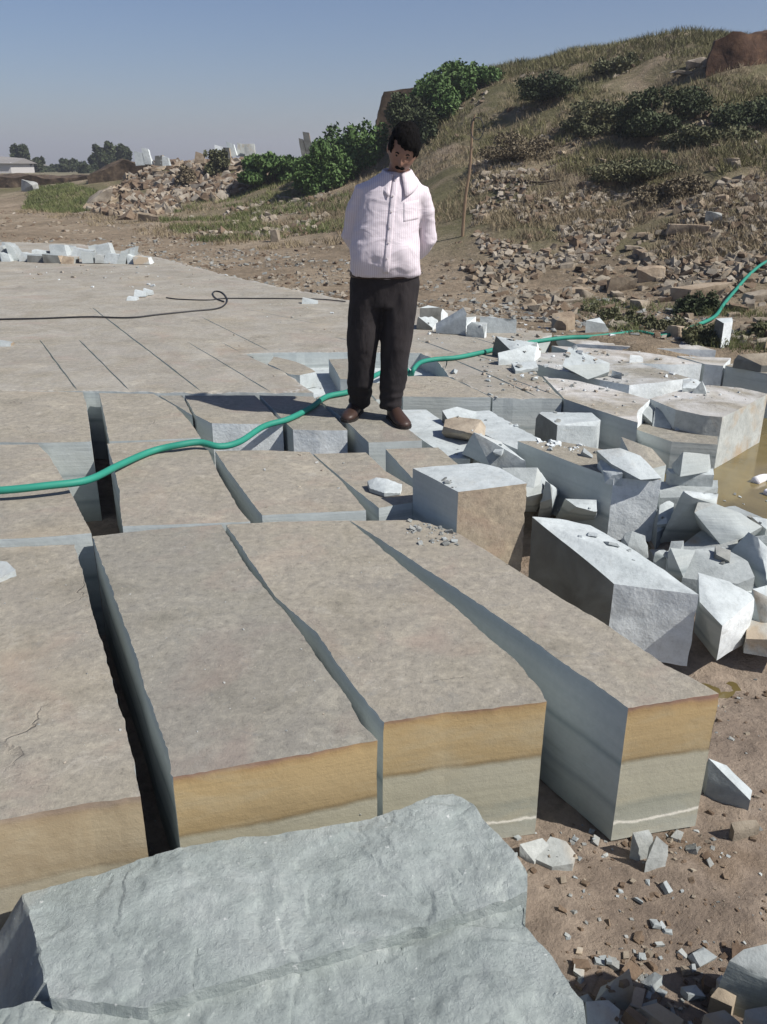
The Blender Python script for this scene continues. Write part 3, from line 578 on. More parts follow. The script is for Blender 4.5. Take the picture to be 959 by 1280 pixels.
# loose stones nearer by
rk('stone_chunk', 'single pale flat stone lying on a second row block', [(459,601,.03),(470,596,.05),(485,598,.05),(502,605,.03),(500,616,.01),(480,616,.02),(462,610,.02)], -.0, ('fresh','grey','grey','white'), 'stone chunk', chip=.012, t=.02, amp=.006)
rk('stone_slab', 'pale flat stone at the left edge on the front row block', [(-14,700,.03),(8,702,.035),(19,712,.03),(15,718,.01),(-12,730,.01)], -.0, ('fresh',)*4, 'stone slab', chip=.01, t=.02, amp=.005)
rk('stone_slab', 'wedge of pale grey stone on the dirt right of the free standing front row block', [(886,947,-.36),(908,956,-.40),(940,988,-.45),(938,1000,-.46),(884,975,-.44),(880,960,-.42)], -.51, ('fresh','side','grey','grey'), 'stone slab', chip=.012, t=.03, amp=.006)
rk('stone_slab', 'pale tan broken slab on the dirt beside the corner of the boulder', [(688,1046,-.455),(708,1052,-.455),(720,1068,-.47),(716,1080,-.475),(690,1084,-.485),(668,1074,-.485)], -.52, ('mixed',)*4, 'stone slab', chip=.012, t=.03, amp=.006)
rk('stone_slab', 'second pale tan slab tucked behind the first by the boulder corner', [(650,1056,-.46),(678,1048,-.45),(690,1060,-.47),(668,1078,-.49),(650,1070,-.49)], -.52, ('mixed',)*4, 'stone slab', chip=.012, t=.03, amp=.006)
rk('stone_chunk', 'upright pale pointed chunk on the dirt below the free standing block', [(822,1046,-.38),(836,1058,-.42),(836,1070,-.46),(808,1080,-.47),(812,1060,-.44)], -.52, ('mixed',)*4, 'stone chunk', chip=.012, t=.03, amp=.008)
rk('stone_chunk', 'blocky pale chunk on the dirt at the foot of the free standing block', [(792,1042,-.41),(812,1038,-.41),(818,1048,-.43),(800,1062,-.46),(790,1052,-.45)], -.52, ('mixed',)*4, 'stone chunk', chip=.012, t=.03, amp=.008)
rk('stone_slab', 'thin pale slab on the dirt near the right edge above the shadow', [(914,1028,-.45),(945,1024,-.45),(950,1032,-.47),(918,1040,-.47)], -.52, ('palerock',)*4, 'stone slab', chip=.012, t=.03, amp=.006)
for lab, T in [('pale triangular slab half in shadow beside the boulder', [(786,1209,-.40),(792,1235,-.44),(788,1248,-.47),(742,1252,-.47),(750,1232,-.45),(770,1222,-.42)]),
 ('pinkish grey slab at the bottom edge beside the boulder', [(732,1252,-.40),(760,1250,-.41),(775,1262,-.42),(770,1300,-.45),(735,1300,-.45)]),
 ('light slab with a long point at the bottom right', [(800,1258,-.42),(822,1252,-.42),(855,1275,-.45),(845,1292,-.47),(796,1268,-.46)]),
 ('small slab near the bottom centre of the stones at the right', [(775,1268,-.44),(800,1270,-.44),(806,1300,-.46),(776,1300,-.46)]),
 ('shaded slab with a lit corner at the bottom right', [(880,1268,-.42),(905,1262,-.42),(925,1278,-.44),(915,1300,-.45),(876,1285,-.45)]),
 ('dark flat slab behind the lit cornered one at the bottom right', [(903,1228,-.43),(922,1240,-.44),(915,1258,-.46),(888,1246,-.46)]),
 ('slab at the bottom right corner in the shade', [(930,1262,-.40),(965,1255,-.40),(975,1300,-.42),(930,1300,-.44)])]:
    rk('stone_slab', lab, T, -.52, ('mixed','grey','mixed','mixed'), 'stone slab', chip=.012, t=.03, amp=.008, group='broken stones at the bottom right')
rk('stone_block', 'blue grey boulder at the right edge, just inside its own shadow', [(905,1205,-.36),(930,1186,-.33),(985,1172,-.30),(1010,1210,-.32),(985,1235,-.36),(925,1232,-.42)], -.52, ('grey','side','side','grey'), chip=.03, t=.04, group='broken stones at the bottom right')
rk('stone_block', 'large grey block past the right edge that throws the shadow over the stones', [(1010,1120,.05),(1100,1100,.05),(1130,1200,.05),(1030,1260,.05)], -.52, ('grey','side','side','grey'), chip=.03, t=.06)

_r = random.Random(5)
for i in range(46):
    a, b = _r.uniform(690, 968), _r.uniform(612, 775); s_ = _r.uniform(.04, .11)*(1 if i > 12 else 1.3)
    if b > 690+(a-690)*.55: continue
    q = P(a, b, -.36); q.z = max(-.42, pz(q.x, q.y))
    pts = [q+Vector((_r.uniform(.6,1)*sx*s_, _r.uniform(.5,1)*sy*s_*.8, (_r.uniform(.5,1.1)*s_ if sz else -.03)+_r.uniform(-.2,.2)*s_)) for sx in (-1,1) for sy in (-1,1) for sz in (0,1)]
    bm = hullmesh(pts, 1, 0, 0, 0); bmesh.ops.rotate(bm, cent=q, matrix=Matrix.Rotation(_r.uniform(0,3), 3, 'Z')@Matrix.Rotation(_r.uniform(-.5,.5), 3, 'X'), verts=bm.verts)
    refine(bm, .035); roughen(bm, .006, 5, .010, micro=.002); me = tomesh(bm, 'stone_fragment')
    tag(link('stone_fragment', me, (_r.choice(['fresh','grey','paletop','mixed']),), None, base_of(me)), 'small angular stone fragment packed between the big broken blocks at the right', 'stone fragment', 'small fragments between the big broken blocks')
# ---------- foreground boulder ----------
def foreground():
    up = [(28,1114),(90,1098),(150,1085),(232,1063),(300,1046),(375,1036),(430,1028),(500,1013),(548,994),(565,993),(592,1008),(608,1030),(640,1058),(662,1088),(660,1112),(640,1120),(540,1150),(420,1185),(300,1222),(185,1258),(65,1244),(52,1200),(40,1150)]
    lowr = [(-60,1275),(0,1262),(65,1246),(185,1256),(300,1200),(540,1120),(640,1112),(657,1122),(655,1150),(672,1176),(690,1196),(708,1225),(728,1252),(738,1300),(745,1420),(-140,1420)]
    bm = bmesh.new()
    def prism(poly, zt, zb, shrink, tf):
        pts = [P(x, y, zt) for x, y in poly]
        A = sum(pts[i].x*pts[(i+1)%len(pts)].y-pts[(i+1)%len(pts)].x*pts[i].y for i in range(len(pts)))
        if A < 0: pts.reverse()
        pts = resample(pts, .016, .012); n = len(pts); c = sum(pts, Vector())/n
        rings = []
        for lv, (f, sc) in enumerate(((0,1),(.25,1.0),(.6,1.01),(1,1+shrink))):
            rings.append([bm.verts.new(((p.x-c.x)*sc+c.x-(.20*f if p.x < -.72 and shrink > .035 else 0)+(0 if lv == 0 else .012*noise.noise(p*7)), (p.y-c.y)*sc+c.y, zt+(zb-zt)*f+(tf(p) if lv == 0 else 0))) for p in pts])
        f = bm.faces.new(rings[0]); bmesh.ops.triangulate(bm, faces=[f]); bm.faces.new(rings[-1][::-1])
        for a, b in zip(rings, rings[1:]):
            for i in range(n): bm.faces.new((a[i], b[i], b[(i+1)%n], a[(i+1)%n]))
    prism(up, -.15, -.5, .04, lambda p: .0)
    prism(lowr, -.185, -.51, .03, lambda p: .0)
    bmesh.ops.recalc_face_normals(bm, faces=bm.faces)
    refine(bm, .016, 9)
    bm.normal_update(); top = [v for v in bm.verts if v.normal.z > .6]
    for v in top:
        q = v.co
        a = noise.fractal(q*3.1, 1, 2, 5)*.005+noise.fractal(q*13, 1, 2, 4)*.0016
        tq = noise.fractal(Vector((q.x*2.0-q.y, q.y*3.4+q.x*.8, 2.0)), 1, 2, 4)*3.2; ft = tq-math.floor(tq); a += .0050*(math.floor(tq)+min(1, max(0, (ft-.80)/.20)))
        rd = noise.fractal(Vector((q.x*5, q.y*5, 7)), 1, 2, 3); a -= .0035*max(0, 1-abs(rd)*10)*(1 if noise.noise(q*1.9+Vector((3,0,0))) > .05 else 0)
        # conchoidal scars
        for cx, cy, r, dpt in ((-.55,1.42,.09,.006),(.05,1.35,.10,.006),(.22,1.72,.10,.008),(.34,1.22,.09,.016),(.30,1.12,.07,.014)):
            d = math.hypot(q.x-cx, q.y-cy)
            if d < r: a -= dpt*(1-(d/r)**2)
        v.co.z += a
    roughen(bm, .005, 4, .012, 12, micro=.0015, ang=26)
    me = tomesh(bm, 'boulder'); o = link('boulder', me, ('boulder',), None, base_of(me))
    tag(o, 'huge rough greenish grey stone block across the bottom of the picture', 'boulder')
    return o
foreground()
#@@MORE@@
# ---------- scattered things on the slopes ----------
def hit(px, py, y0=7.3, y1=120):
    ys_ = np.exp(np.linspace(math.log(y0), math.log(y1), 500)); d = ray(px, py)
    xs_ = ys_*d[0]/d[1]; zr = H+ys_*d[2]/d[1]; zt = hfast(xs_, ys_); i = np.argmax(zt >= zr)
    if not (zt >= zr).any(): return None
    return Vector((xs_[i], ys_[i], zt[i]))
def rawmesh(name, V, Fq):
    me = bpy.data.meshes.new(name); V = np.asarray(V, dtype=np.float32); Fq = np.asarray(Fq, dtype=np.int32); k_ = Fq.shape[1]
    me.vertices.add(len(V)); me.vertices.foreach_set('co', V.ravel()); me.loops.add(Fq.size); me.loops.foreach_set('vertex_index', Fq.ravel())
    me.polygons.add(len(Fq)); me.polygons.foreach_set('loop_start', np.arange(len(Fq), dtype=np.int32)*k_); me.update(calc_edges=True); me.validate(); me.polygons.foreach_set('use_smooth', [False]*len(me.polygons)); return me
VAR = []
for i in range(14):
    q = np.array([[a, b, c_] for a in (-1,1) for b in (-1,1) for c_ in (-1,1)], float)*rng.uniform(.45,1,(8,3))*np.array([1, rng.uniform(.5,.9), rng.uniform(.22,.55)])*.8; q = np.vstack([q, q[rng.integers(0,8,2)]*rng.uniform(.6,1.25,(2,3))])
    bm = hullmesh([Vector(p) for p in q], 1, 0, 0, 0); bmesh.ops.triangulate(bm, faces=bm.faces); bm.verts.ensure_lookup_table()
    bm.verts.index_update(); VAR.append((np.array([v.co[:] for v in bm.verts]), np.array([[v.index for v in f.verts] for f in bm.faces]))); bm.free()
def rot_rand(n, tiltmax=.6):
    a = rng.uniform(0, 2*np.pi, n); b = rng.normal(0, tiltmax*.5, n); c = rng.normal(0, tiltmax*.5, n)
    ca, sa, cb, sb, cc, sc = np.cos(a), np.sin(a), np.cos(b), np.sin(b), np.cos(c), np.sin(c)
    Rz = np.zeros((n,3,3)); Rz[:,0,0] = ca; Rz[:,0,1] = -sa; Rz[:,1,0] = sa; Rz[:,1,1] = ca; Rz[:,2,2] = 1
    Rx = np.zeros((n,3,3)); Rx[:,0,0] = 1; Rx[:,1,1] = cb; Rx[:,1,2] = -sb; Rx[:,2,1] = sb; Rx[:,2,2] = cb
    Ry = np.zeros((n,3,3)); Ry[:,1,1] = 1; Ry[:,0,0] = cc; Ry[:,0,2] = sc; Ry[:,2,0] = -sc; Ry[:,2,2] = cc
    return Rz@Rx@Ry
def rubble(name, pts, sizes, mats, tilt=.6, split=None):
    pts = np.asarray(pts); n = len(pts); Rm = rot_rand(n, tilt); Vs, Fs, Ms, o = [], [], [], 0
    ms = rng.integers(0, len(mats), n)
    for i in range(n):
        v, f = VAR[i % len(VAR)]; vv = (v*sizes[i])@Rm[i].T+pts[i]; Vs.append(vv); Fs.append(f+o); Ms.append(np.full(len(f), ms[i])); o += len(v)
    me = rawmesh(name, np.vstack(Vs), np.vstack(Fs)); me.polygons.foreach_set('material_index', np.concatenate(Ms).astype(np.int32))
    return tag(link(name, me, mats), kind='stuff')
def sample(n, yr, ur, poly=None, nf=0, th=0.0, seed=0):
    """points of the ground whose sight line falls within an outline"""
    y = np.exp(rng.uniform(math.log(yr[0]), math.log(yr[1]), n)); x = rng.uniform(ur[0], ur[1], n)*y; z = hfast(x, y)
    if poly:
        cz = y*CT-(z-H)*ST; cy = y*ST+(z-H)*CT; k_ = inpoly(479.5+F*x/cz, 640-F*cy/cz, poly); x, y, z = x[k_], y[k_], z[k_]
    if nf:
        k_ = np.array([noise.fractal(Vector((a*nf, b*nf, seed)), 1, 2, 3) > th for a, b in zip(x, y)], bool); x, y, z = x[k_], y[k_], z[k_]
    return np.stack([x, y, z], -1)
def lsz(n, a, b, p=2.2): return a+(b-a)*rng.random(n)**p
M['gravel'] = m_tanrock('pale_gravel', (.17,.15,.125), (.29,.26,.215), (.40,.37,.32)); M['gravelg'] = m_tanrock('grey_gravel', (.17,.18,.175), (.27,.285,.275), (.38,.39,.38))
M['brown'] = m_tanrock('reddish_rubble', (.075,.052,.038), (.16,.118,.083), (.24,.19,.14))
# pale gravel along the back of the bed
p = sample(26000, (7.6,19), (-.62,.62), [(0,312),(200,330),(300,352),(430,377),(620,397),(760,414),(870,430),(959,445),(1000,445),(1000,415),(870,395),(760,372),(600,350),(430,325),(300,308),(200,292),(0,292)], .8, -.22)
rubble('gravel', p, lsz(len(p), .012, .075, 3.2), ('gravel','gravelg','brown','gravel'))
p = sample(9000, (9,30), (-.62,.62), [(-20,300),(300,300),(430,325),(600,345),(760,372),(1000,400),(1000,250),(800,270),(600,300),(430,280),(300,250),(-20,262)], .6, -.1)
rubble('gravel', p, lsz(len(p), .02, .11, 3), ('gravel','brown','palerock','brown'))
# rubble of the lower right slope
p = sample(30000, (7.4,20), (.1,.75), [(690,398),(1010,450),(1010,215),(900,225),(820,265),(740,300),(640,320),(560,345)], .5, -.18, 5)
rubble('rubble', p, lsz(len(p), .02, .15, 3.2), ('gravel','brown','palerock','tan'), .9)
p = sample(22000, (11,24), (.05,.4), [(590,200),(650,205),(740,240),(800,262),(760,330),(640,335),(590,300)], 1.1, .0, 9)
rubble('rubble', p, lsz(len(p), .02, .13, 3.0), ('gravel','palerock','brown'), .9)
p = sample(16000, (11,30), (0,.6), [(560,110),(900,50),(1000,55),(1000,240),(800,262),(640,240),(560,200)], .9, .28, 2)
rubble('rubble', p, lsz(len(p), .03, .16, 3), ('gravel','palerock','brown'), .9)
p = sample(9000, (22,38), (-.40,-.12), [(110,262),(150,235),(175,202),(240,198),(290,188),(345,196),(335,225),(290,245),(230,262),(160,275)], .5, -.3, 4)
rubble('rubble', p+np.array([0,0,.02]), lsz(len(p), .05, .36, 2.4), ('gravel','brown','brown','tan'), 1.2)
p = sample(3000, (18,30), (-.30,.0), [(240,300),(290,262),(380,232),(430,240),(430,330),(330,330)], .7, .12, 8)
rubble('rubble', p, lsz(len(p), .04, .2, 2.6), ('gravel','palerock','brown'), 1.0)
# chips lying on the bed and on the dirt
def chipset(name, boxes, mats, zf):
    P3, sz = [], []; bpy.context.view_layer.update(); dgc = bpy.context.evaluated_depsgraph_get()
    for (x0, y0, x1, y1, n, a, b) in boxes:
        for _ in range(n):
            q = P(random.uniform(x0, x1), random.uniform(y0, y1), zf[0]) if zf[1] is None else P(random.uniform(x0, x1), random.uniform(y0, y1), -.5)
            if zf[1]: q.z = zf[1](q.x, q.y)
            h_ = S.ray_cast(dgc, Vector((q.x, q.y, .6)), Vector((0,0,-1)))
            if zf[1] and h_[0] and h_[1].z > q.z+.08 and ('brown' in mats or random.random() < .75): continue
            if h_[0]: q.z = h_[1].z
            r = a+(b-a)*random.random()**2.5; P3.append((q.x, q.y, q.z+r*.15)); sz.append(r)
    return rubble(name, P3, sz, mats, .5)
chipset('stone_chips', [(600,440,760,490,160,.006,.035),(520,405,720,430,90,.006,.04),(640,395,700,425,40,.008,.04),(700,440,900,480,70,.008,.04),(300,372,520,400,25,.008,.03),(800,455,950,500,70,.005,.02),(100,320,300,360,60,.01,.05),(20,330,200,350,40,.01,.05)], ('gravel','gravelg','white'), (0, None))
chipset('stone_chips', [(660,1040,1000,1110,50,.004,.022),(690,1110,1000,1300,260,.003,.014),(760,1170,900,1290,70,.008,.035),(880,860,1000,1050,60,.004,.018),(800,840,1000,930,40,.004,.02),(700,1030,900,1080,70,.006,.03)], ('brown','palerock','gravelg','brown'), (-.5, pz))
chipset('flat_stone_shards', [(700,1195,990,1300,75,.015,.055),(690,1080,960,1200,26,.008,.028),(640,1035,920,1075,40,.004,.018)], ('mixed','grey','grey','brown'), (-.5, pz))
chipset('stone_chips', [(640,640,980,830,260,.01,.06),(560,540,720,700,120,.01,.05)], ('grey','gravelg','fresh'), (-.5, pz))
chipset('stone_chips', [(509,645,572,682,75,.006,.028)], ('grey','gravelg'), (0, None))
chipset('stone_chips', [(620,470,800,520,60,.004,.02),(330,560,470,640,22,.004,.016),(120,680,640,860,130,.0015,.006),(0,690,160,980,50,.0015,.006),(150,850,470,930,50,.0015,.005),(250,380,470,480,40,.004,.02)], ('gravelg','gravel'), (0, None))
chipset('stone_chips', [(672,548,700,556,26,.008,.035),(700,552,735,563,16,.006,.02)], ('white',), (.015, None))

# single rocks on the slope
RM = []
for i in range(9):
    v, f = VAR[i]; bm = bmesh.new(); vs = [bm.verts.new(p_) for p_ in v]; [bm.faces.new([vs[j] for j in t_]) for t_ in f]
    refine(bm, .35); roughen(bm, .07, 2.1, .05, 4, micro=.02); me = tomesh(bm, 'rock'); me.materials.append(M[('palerock','tan','brown')[i % 3]]); RM.append(me)
def put_rock(loc, s_, rz, label, group, i=0, sc=(1,1,1), mat=None, name='rock', rx=0):
    me = RM[i % len(RM)]
    if mat: me = me.copy(); me.materials.clear(); me.materials.append(M[mat])
    o = bpy.data.objects.new(name, me); COL.objects.link(o); o.location = loc; o.scale = [s_*a for a in sc]; o.rotation_euler = (rx, random.uniform(-.2,.2), rz)
    return tag(o, label, 'rock', group)
for n_i, (px, py, s_, i, sc, mt, lab) in enumerate([
 (776,362,.30,0,(1,.8,1.1),'tan','left one of two big brown boulders at the foot of the hill'),
 (813,350,.28,4,(1,.8,1.4),'tan','right one of two big brown boulders at the foot of the hill'),
 (890,280,.20,1,(1,.8,1.3),'gravelg','white topped rock standing out in the rubble on the right slope'),
 (862,292,.3,6,(1.3,.8,.9),'tan','dark rock beside the white topped rock on the right slope'),
 (848,422,.17,3,(1,1,1.2),'tan','brown rock at the edge of the bed beside the hose'),
 (878,370,.32,2,(1.5,.9,.7),'tan','long dark brown boulder right of the two big boulders'),
 (946,375,.25,5,(1,1,.9),'palerock','rounded rock at the right edge under the rising hose'),
 (870,385,.2,7,(1.4,.8,.8),'palerock','flat tan rock half under the hose in the scrub'),
 (730,372,.14,8,(1,1,1),'palerock','pale rock left of the two big brown boulders'),
 (345,302,.30,3,(.5,.6,1.7),'palerock','upright pointed pale rock on the slope left of the man'),
 (185,277,.40,2,(1.1,.9,1.0),'tan','dark capped rock alone on the sandy slope at the left'),
 (38,238,.62,1,(1.1,.8,1.1),'gravelg','grey block shaped rock beside the far grassy mound'),
 (870,85,.35,4,(1,.8,.9),'gravel','upper of two pale rocks near the top of the hill'),
 (855,97,.34,5,(1.5,.8,.5),'gravel','lower flat one of two pale rocks near the top of the hill'),
 (765,420,.05,7,(1,1,1),'white','tiny white stone near the far end of the bed')]):
    q = hit(px, py) or P(px, py)
    put_rock(q+Vector((0,0,s_*.15)), s_, random.uniform(-.5,.5), lab, 'rocks standing out on the slopes', i, sc, mt, 'boulder' if s_ > .27 else 'rock')
pp = np.vstack([sample(170, (8,20), (.1,.6), [(560,345),(690,398),(959,440),(959,220),(740,300)]), sample(200, (11,27), (.05,.5), [(590,200),(959,110),(959,230),(760,330),(600,320)]), sample(60, (12,28), (-.4,.1), [(200,300),(430,340),(430,260),(200,262)])])
for i, q in enumerate(pp[:110]):
    s_ = random.uniform(.08,.2)*(1 if q[1] < 14 else 1.2)
    put_rock(Vector(q)+Vector((0,0,s_*.1)), s_, random.uniform(0,6), 'angular brown or pale rock lying in the rubble and dry grass of the hill slope', 'angular rocks in the hill rubble', i, (1,.8,.9))

# stone pile on the far left of the bed, one block each
def px_block(name, label, x0, x1, ytop, ybot, z0, mats, group, lean=0.0, dep=.35, peak=None, cat='stone block', Y=None, ch=.03):
    q = P((x0+x1)/2, ybot, z0) if Y is None else W((x0+x1)/2, ybot, Y); Yq = q.y
    A, B = W(x0, ybot, Yq), W(x1, ybot, Yq); T = W((x0+x1)/2, ytop, Yq); h = T.z-q.z; wv = (B-A).x
    pts = [Vector((A.x, Yq, q.z)), Vector((B.x, Yq, q.z)), Vector((A.x, Yq+dep, q.z)), Vector((B.x, Yq+dep, q.z))]
    k1, k2 = (1, .85) if peak is None else peak
    for sx, kk in ((.05, k1), (.95, k2)):
        for dy in (0.03, dep*.8): pts.append(Vector((A.x+wv*sx+lean*h, Yq+dy, q.z+h*kk*(1 if dy < .1 else .93))))
    bm = hullmesh(pts, 1, 0, 0, 0)
    for f in bm.faces: n_v = f.normal; f.material_index = 0 if n_v.z > .5 else (1 if n_v.x < -.5 else (3 if n_v.x > .5 else 2))
    refine(bm, .16); roughen(bm, .03, 2.3, ch, 5, micro=.008)
    me = tomesh(bm, name); return tag(link(name, me, mapm(mats), None, base_of(me)), label, cat, group)
W4 = ('fresh','wet_shaded','fresh','fresh'); G4 = ('grey','wet_shaded','side','grey'); D4 = ('grey','wet_shaded','wet_shaded','tan')  # dark slots paint in the shade of the sides away from the sun
PB = [(-6,8,304,325,W4),(3,16,298,322,W4),(14,24,303,326,G4),(24,34,315,327,W4),(34,62,318,328,D4),(55,76,317,329,D4),(64,84,304,320,W4),(76,92,317,330,('mixed','wet_shaded','tan','mixed')),(80,94,306,318,G4),(88,110,305,324,W4),(102,116,312,330,G4),(112,122,305,316,G4),(118,131,317,330,('mixed','side','mixed','white')),(122,140,303,320,W4),(130,152,314,330,W4),(147,157,308,330,G4),(152,166,306,329,W4),(160,168,316,330,W4),(167,187,319,331,('mixed','side','mixed','white')),(40,58,312,320,W4),(2,14,314,327,W4)]
for i, (x0, x1, y0, y1, mt) in enumerate(PB):
    px_block('stone_block', 'rough stone block in the low heap at the far left of the bed', x0, x1, y0, y1, 0, mt, 'blocks heaped at the far left of the bed', random.uniform(-.25,.3), .3, (random.uniform(.7,1), random.uniform(.6,1)))
for lab, a in [('left one of the small stones between the heap and the loop of cable', (157,170,370,376)), ('middle one of the small stones between the heap and the loop of cable', (166,182,363,372)), ('rightmost of the small stones between the heap and the loop of cable', (178,190,361,370)), ('dark short stone at the left edge of the bed', (-6,13,426,433)), ('pale flat stone left of the waist of the man on the bed', (376,396,371,380))]:
    px_block('stone_chunk', lab, *a, 0, D4 if 'dark' in lab else W4, None, .1, .12, (.9, .5), 'stone chunk', ch=.02)
# upright slabs on the rubble mound
def standing(lab, x0, x1, ytop, ybot, Y, mats, lean, group, pk=(1,.95)):
    return px_block('standing_slab', lab, x0, x1, ytop, ybot, 0, mats, group, lean, .35, pk, 'stone slab', Y)
P4 = ('white','side','fresh','white')
for a in [('left one of a pair of tall pale slabs on the low rubble mound', 170,181,187,207,34,P4,-.1), ('right one of a pair of tall pale slabs on the low rubble mound', 181,190,184,206,34,P4,-.15),
 ('low dark topped slab right of the tall pale pair', 193,203,193,207,34,D4,.1), ('pale peaked slab right of the tall pale pair', 201,212,194,207,34,W4,-.1),
 ('pale slab at the left end of the row on the mound', 270,281,180,198,33,('white','wet_shaded','white','white'),-.1), ('dark slab in the row on the mound', 280,289,184,198,33,D4,-.1),
 ('tall white slab in the row on the mound', 286,297,176,195,33.2,P4,-.2), ('greyish tan slab in the middle of the row on the mound', 297,309,176,196,33.4,('fresh','side','mixed','fresh'),0),
 ('squat tan slab at the right of the row on the mound', 306,319,179,200,33,('mixed','side','mixed','mixed'),0), ('low bluish slab at the right end of the row', 318,329,191,203,33,('fresh','side','fresh','fresh'),0),
 ('brown balanced rock left of the row of slabs', 243,255,188,204,34,('tan','wet_shaded','tan','tan'),.1)]:
    standing(*a, 'slabs standing up on the rubble mound', (random.uniform(.85,1), random.uniform(.7,1)))
for a in [('leftmost dark slab leaning against the sky above the bushes', 379,385,172,200,31,D4,-.2), ('tallest dark slab leaning against the sky above the bushes', 385,394,164,200,31,D4,-.2), ('rightmost short dark slab above the bushes', 402,409,178,200,31,D4,-.2)]:
    standing(*a, 'dark slabs standing above the bushes')
standing('pale grey block below the far tree at the left', 140,155,206,222,39,('fresh','side','grey','fresh'),0,None)

# earth banks
def bank(label, outline, Y, dep, mat, name='earth_bank', cat='bank'):
    F_ = [W(a, b, Y) for a, b in outline]; bm = bmesh.new()
    f1 = [bm.verts.new(p_) for p_ in F_]; f2 = [bm.verts.new((p_.x*(Y+dep)/Y, p_.y+dep, p_.z+.05)) for p_ in F_]; n = len(F_)
    bm.faces.new(f1); bm.faces.new(f2[::-1])
    for i in range(n): bm.faces.new((f1[i], f2[i], f2[(i+1)%n], f1[(i+1)%n]))
    bmesh.ops.recalc_face_normals(bm, faces=bm.faces); refine(bm, .28); roughen(bm, .12, 1.3, .10, 3, micro=.05)
    me = tomesh(bm, name); return tag(link(name, me, (mat,), None, base_of(me)), label, cat)
bank('long low dark earth bank behind the far grassy mound', [(-60,232),(-60,222),(30,220),(60,223),(120,221),(135,224),(135,256),(60,252),(20,246),(-60,242)], 41, 4, 'bank')
bank('dark vertical earth cliff under the pair of tall pale slabs', [(112,222),(135,208),(152,200),(168,204),(215,204),(240,206),(235,230),(200,250),(150,262),(120,258)], 37, 2.5, 'bank')
bank('dark layered stone outcrop on the skyline behind the head of the man', [(472,175),(472,148),(476,130),(480,116),(500,112),(520,110),(545,108),(575,108),(580,170),(520,180)], 27.2, 2.0, 'bank', 'rock_outcrop', 'outcrop')
bank('dark reddish outcrop at the top right corner of the hill', [(886,120),(887,78),(895,56),(915,45),(960,39),(1080,35),(1090,80),(1060,128),(960,124)], 20.0, 3, 'redcliff', 'rock_outcrop', 'outcrop')
bank('pale eroded earth edge at the bend of the rubble mound', [(100,262),(125,240),(140,236),(138,250),(118,266)], 31, 1.0, 'palerock')

# ---------- vegetation ----------
def leafmesh(name, C, size, up=.0, elong=1.8):
    n = len(C); a = rng.normal(size=(n,3)); a[:,2] += up; a /= np.linalg.norm(a, axis=1)[:,None]
    b = np.cross(a, rng.normal(size=(n,3))); b /= np.linalg.norm(b, axis=1)[:,None]
    s_ = (size*rng.uniform(.6,1.3,n))[:,None]; A = a*s_*elong*.5; B = b*s_*.5
    V = np.stack([C-A, C+B*.9, C+A, C-B*.9], 1).reshape(-1,3); return rawmesh(name, V, np.arange(4*n).reshape(-1,4))
def blobpts(n, lobes):
    out = []
    wts = np.array([l[3]*l[3] for l in lobes]); wts = wts/wts.sum(); cnt = rng.multinomial(n, wts)
    for (x, y, z, r, rzz), c in zip(lobes, cnt):
        d = rng.normal(size=(c,3)); d /= np.linalg.norm(d, axis=1)[:,None]; rr = r*rng.random(c)**.28
        lump = np.array([1+.38*noise.noise(Vector((q[0]*2.1+x, q[1]*2.1+y, q[2]*2.1+z))) for q in d])
        out.append(d*(rr*lump)[:,None]*np.array([1,1,rzz/r])+np.array([x,y,z]))
    return np.vstack(out)
GR = dict(bright=m_leaf('fresh_green_leaves', (.035,.065,.018), (.070,.125,.036), (.12,.185,.065)), dark=m_leaf('dark_green_leaves', (.022,.032,.014), (.045,.060,.026), (.080,.092,.044)),
          scrub=m_leaf('grey_green_scrub', (.055,.060,.030), (.10,.105,.052), (.16,.15,.085)), brownish=m_leaf('dry_scrub', (.085,.070,.045), (.15,.122,.078), (.22,.185,.125)))
WOOD = m_plain('bark', (.09,.07,.05), .9, .4, 6)
def tube(bm, pts, rad, n=10, cap=True, up=Vector((0,0,1))):
    rings = []
    for i, p_ in enumerate(pts):
        d = (pts[min(i+1, len(pts)-1)]-pts[max(i-1, 0)]).normalized(); a = d.cross(up)
        if a.length < .2: a = d.cross(Vector((0,1,0)))
        a.normalize(); b = a.cross(d).normalized(); r = rad[i]; ra, rb = (r, r) if not isinstance(r, tuple) else r
        rings.append([bm.verts.new(p_+a*ra*math.cos(t_*2*math.pi/n)+b*rb*math.sin(t_*2*math.pi/n)) for t_ in range(n)])
    for q0, q1 in zip(rings, rings[1:]):
        for i in range(n): bm.faces.new((q0[i], q0[(i+1)%n], q1[(i+1)%n], q1[i]))
    if cap: bm.faces.new(rings[0][::-1]); bm.faces.new(rings[-1])
    return rings
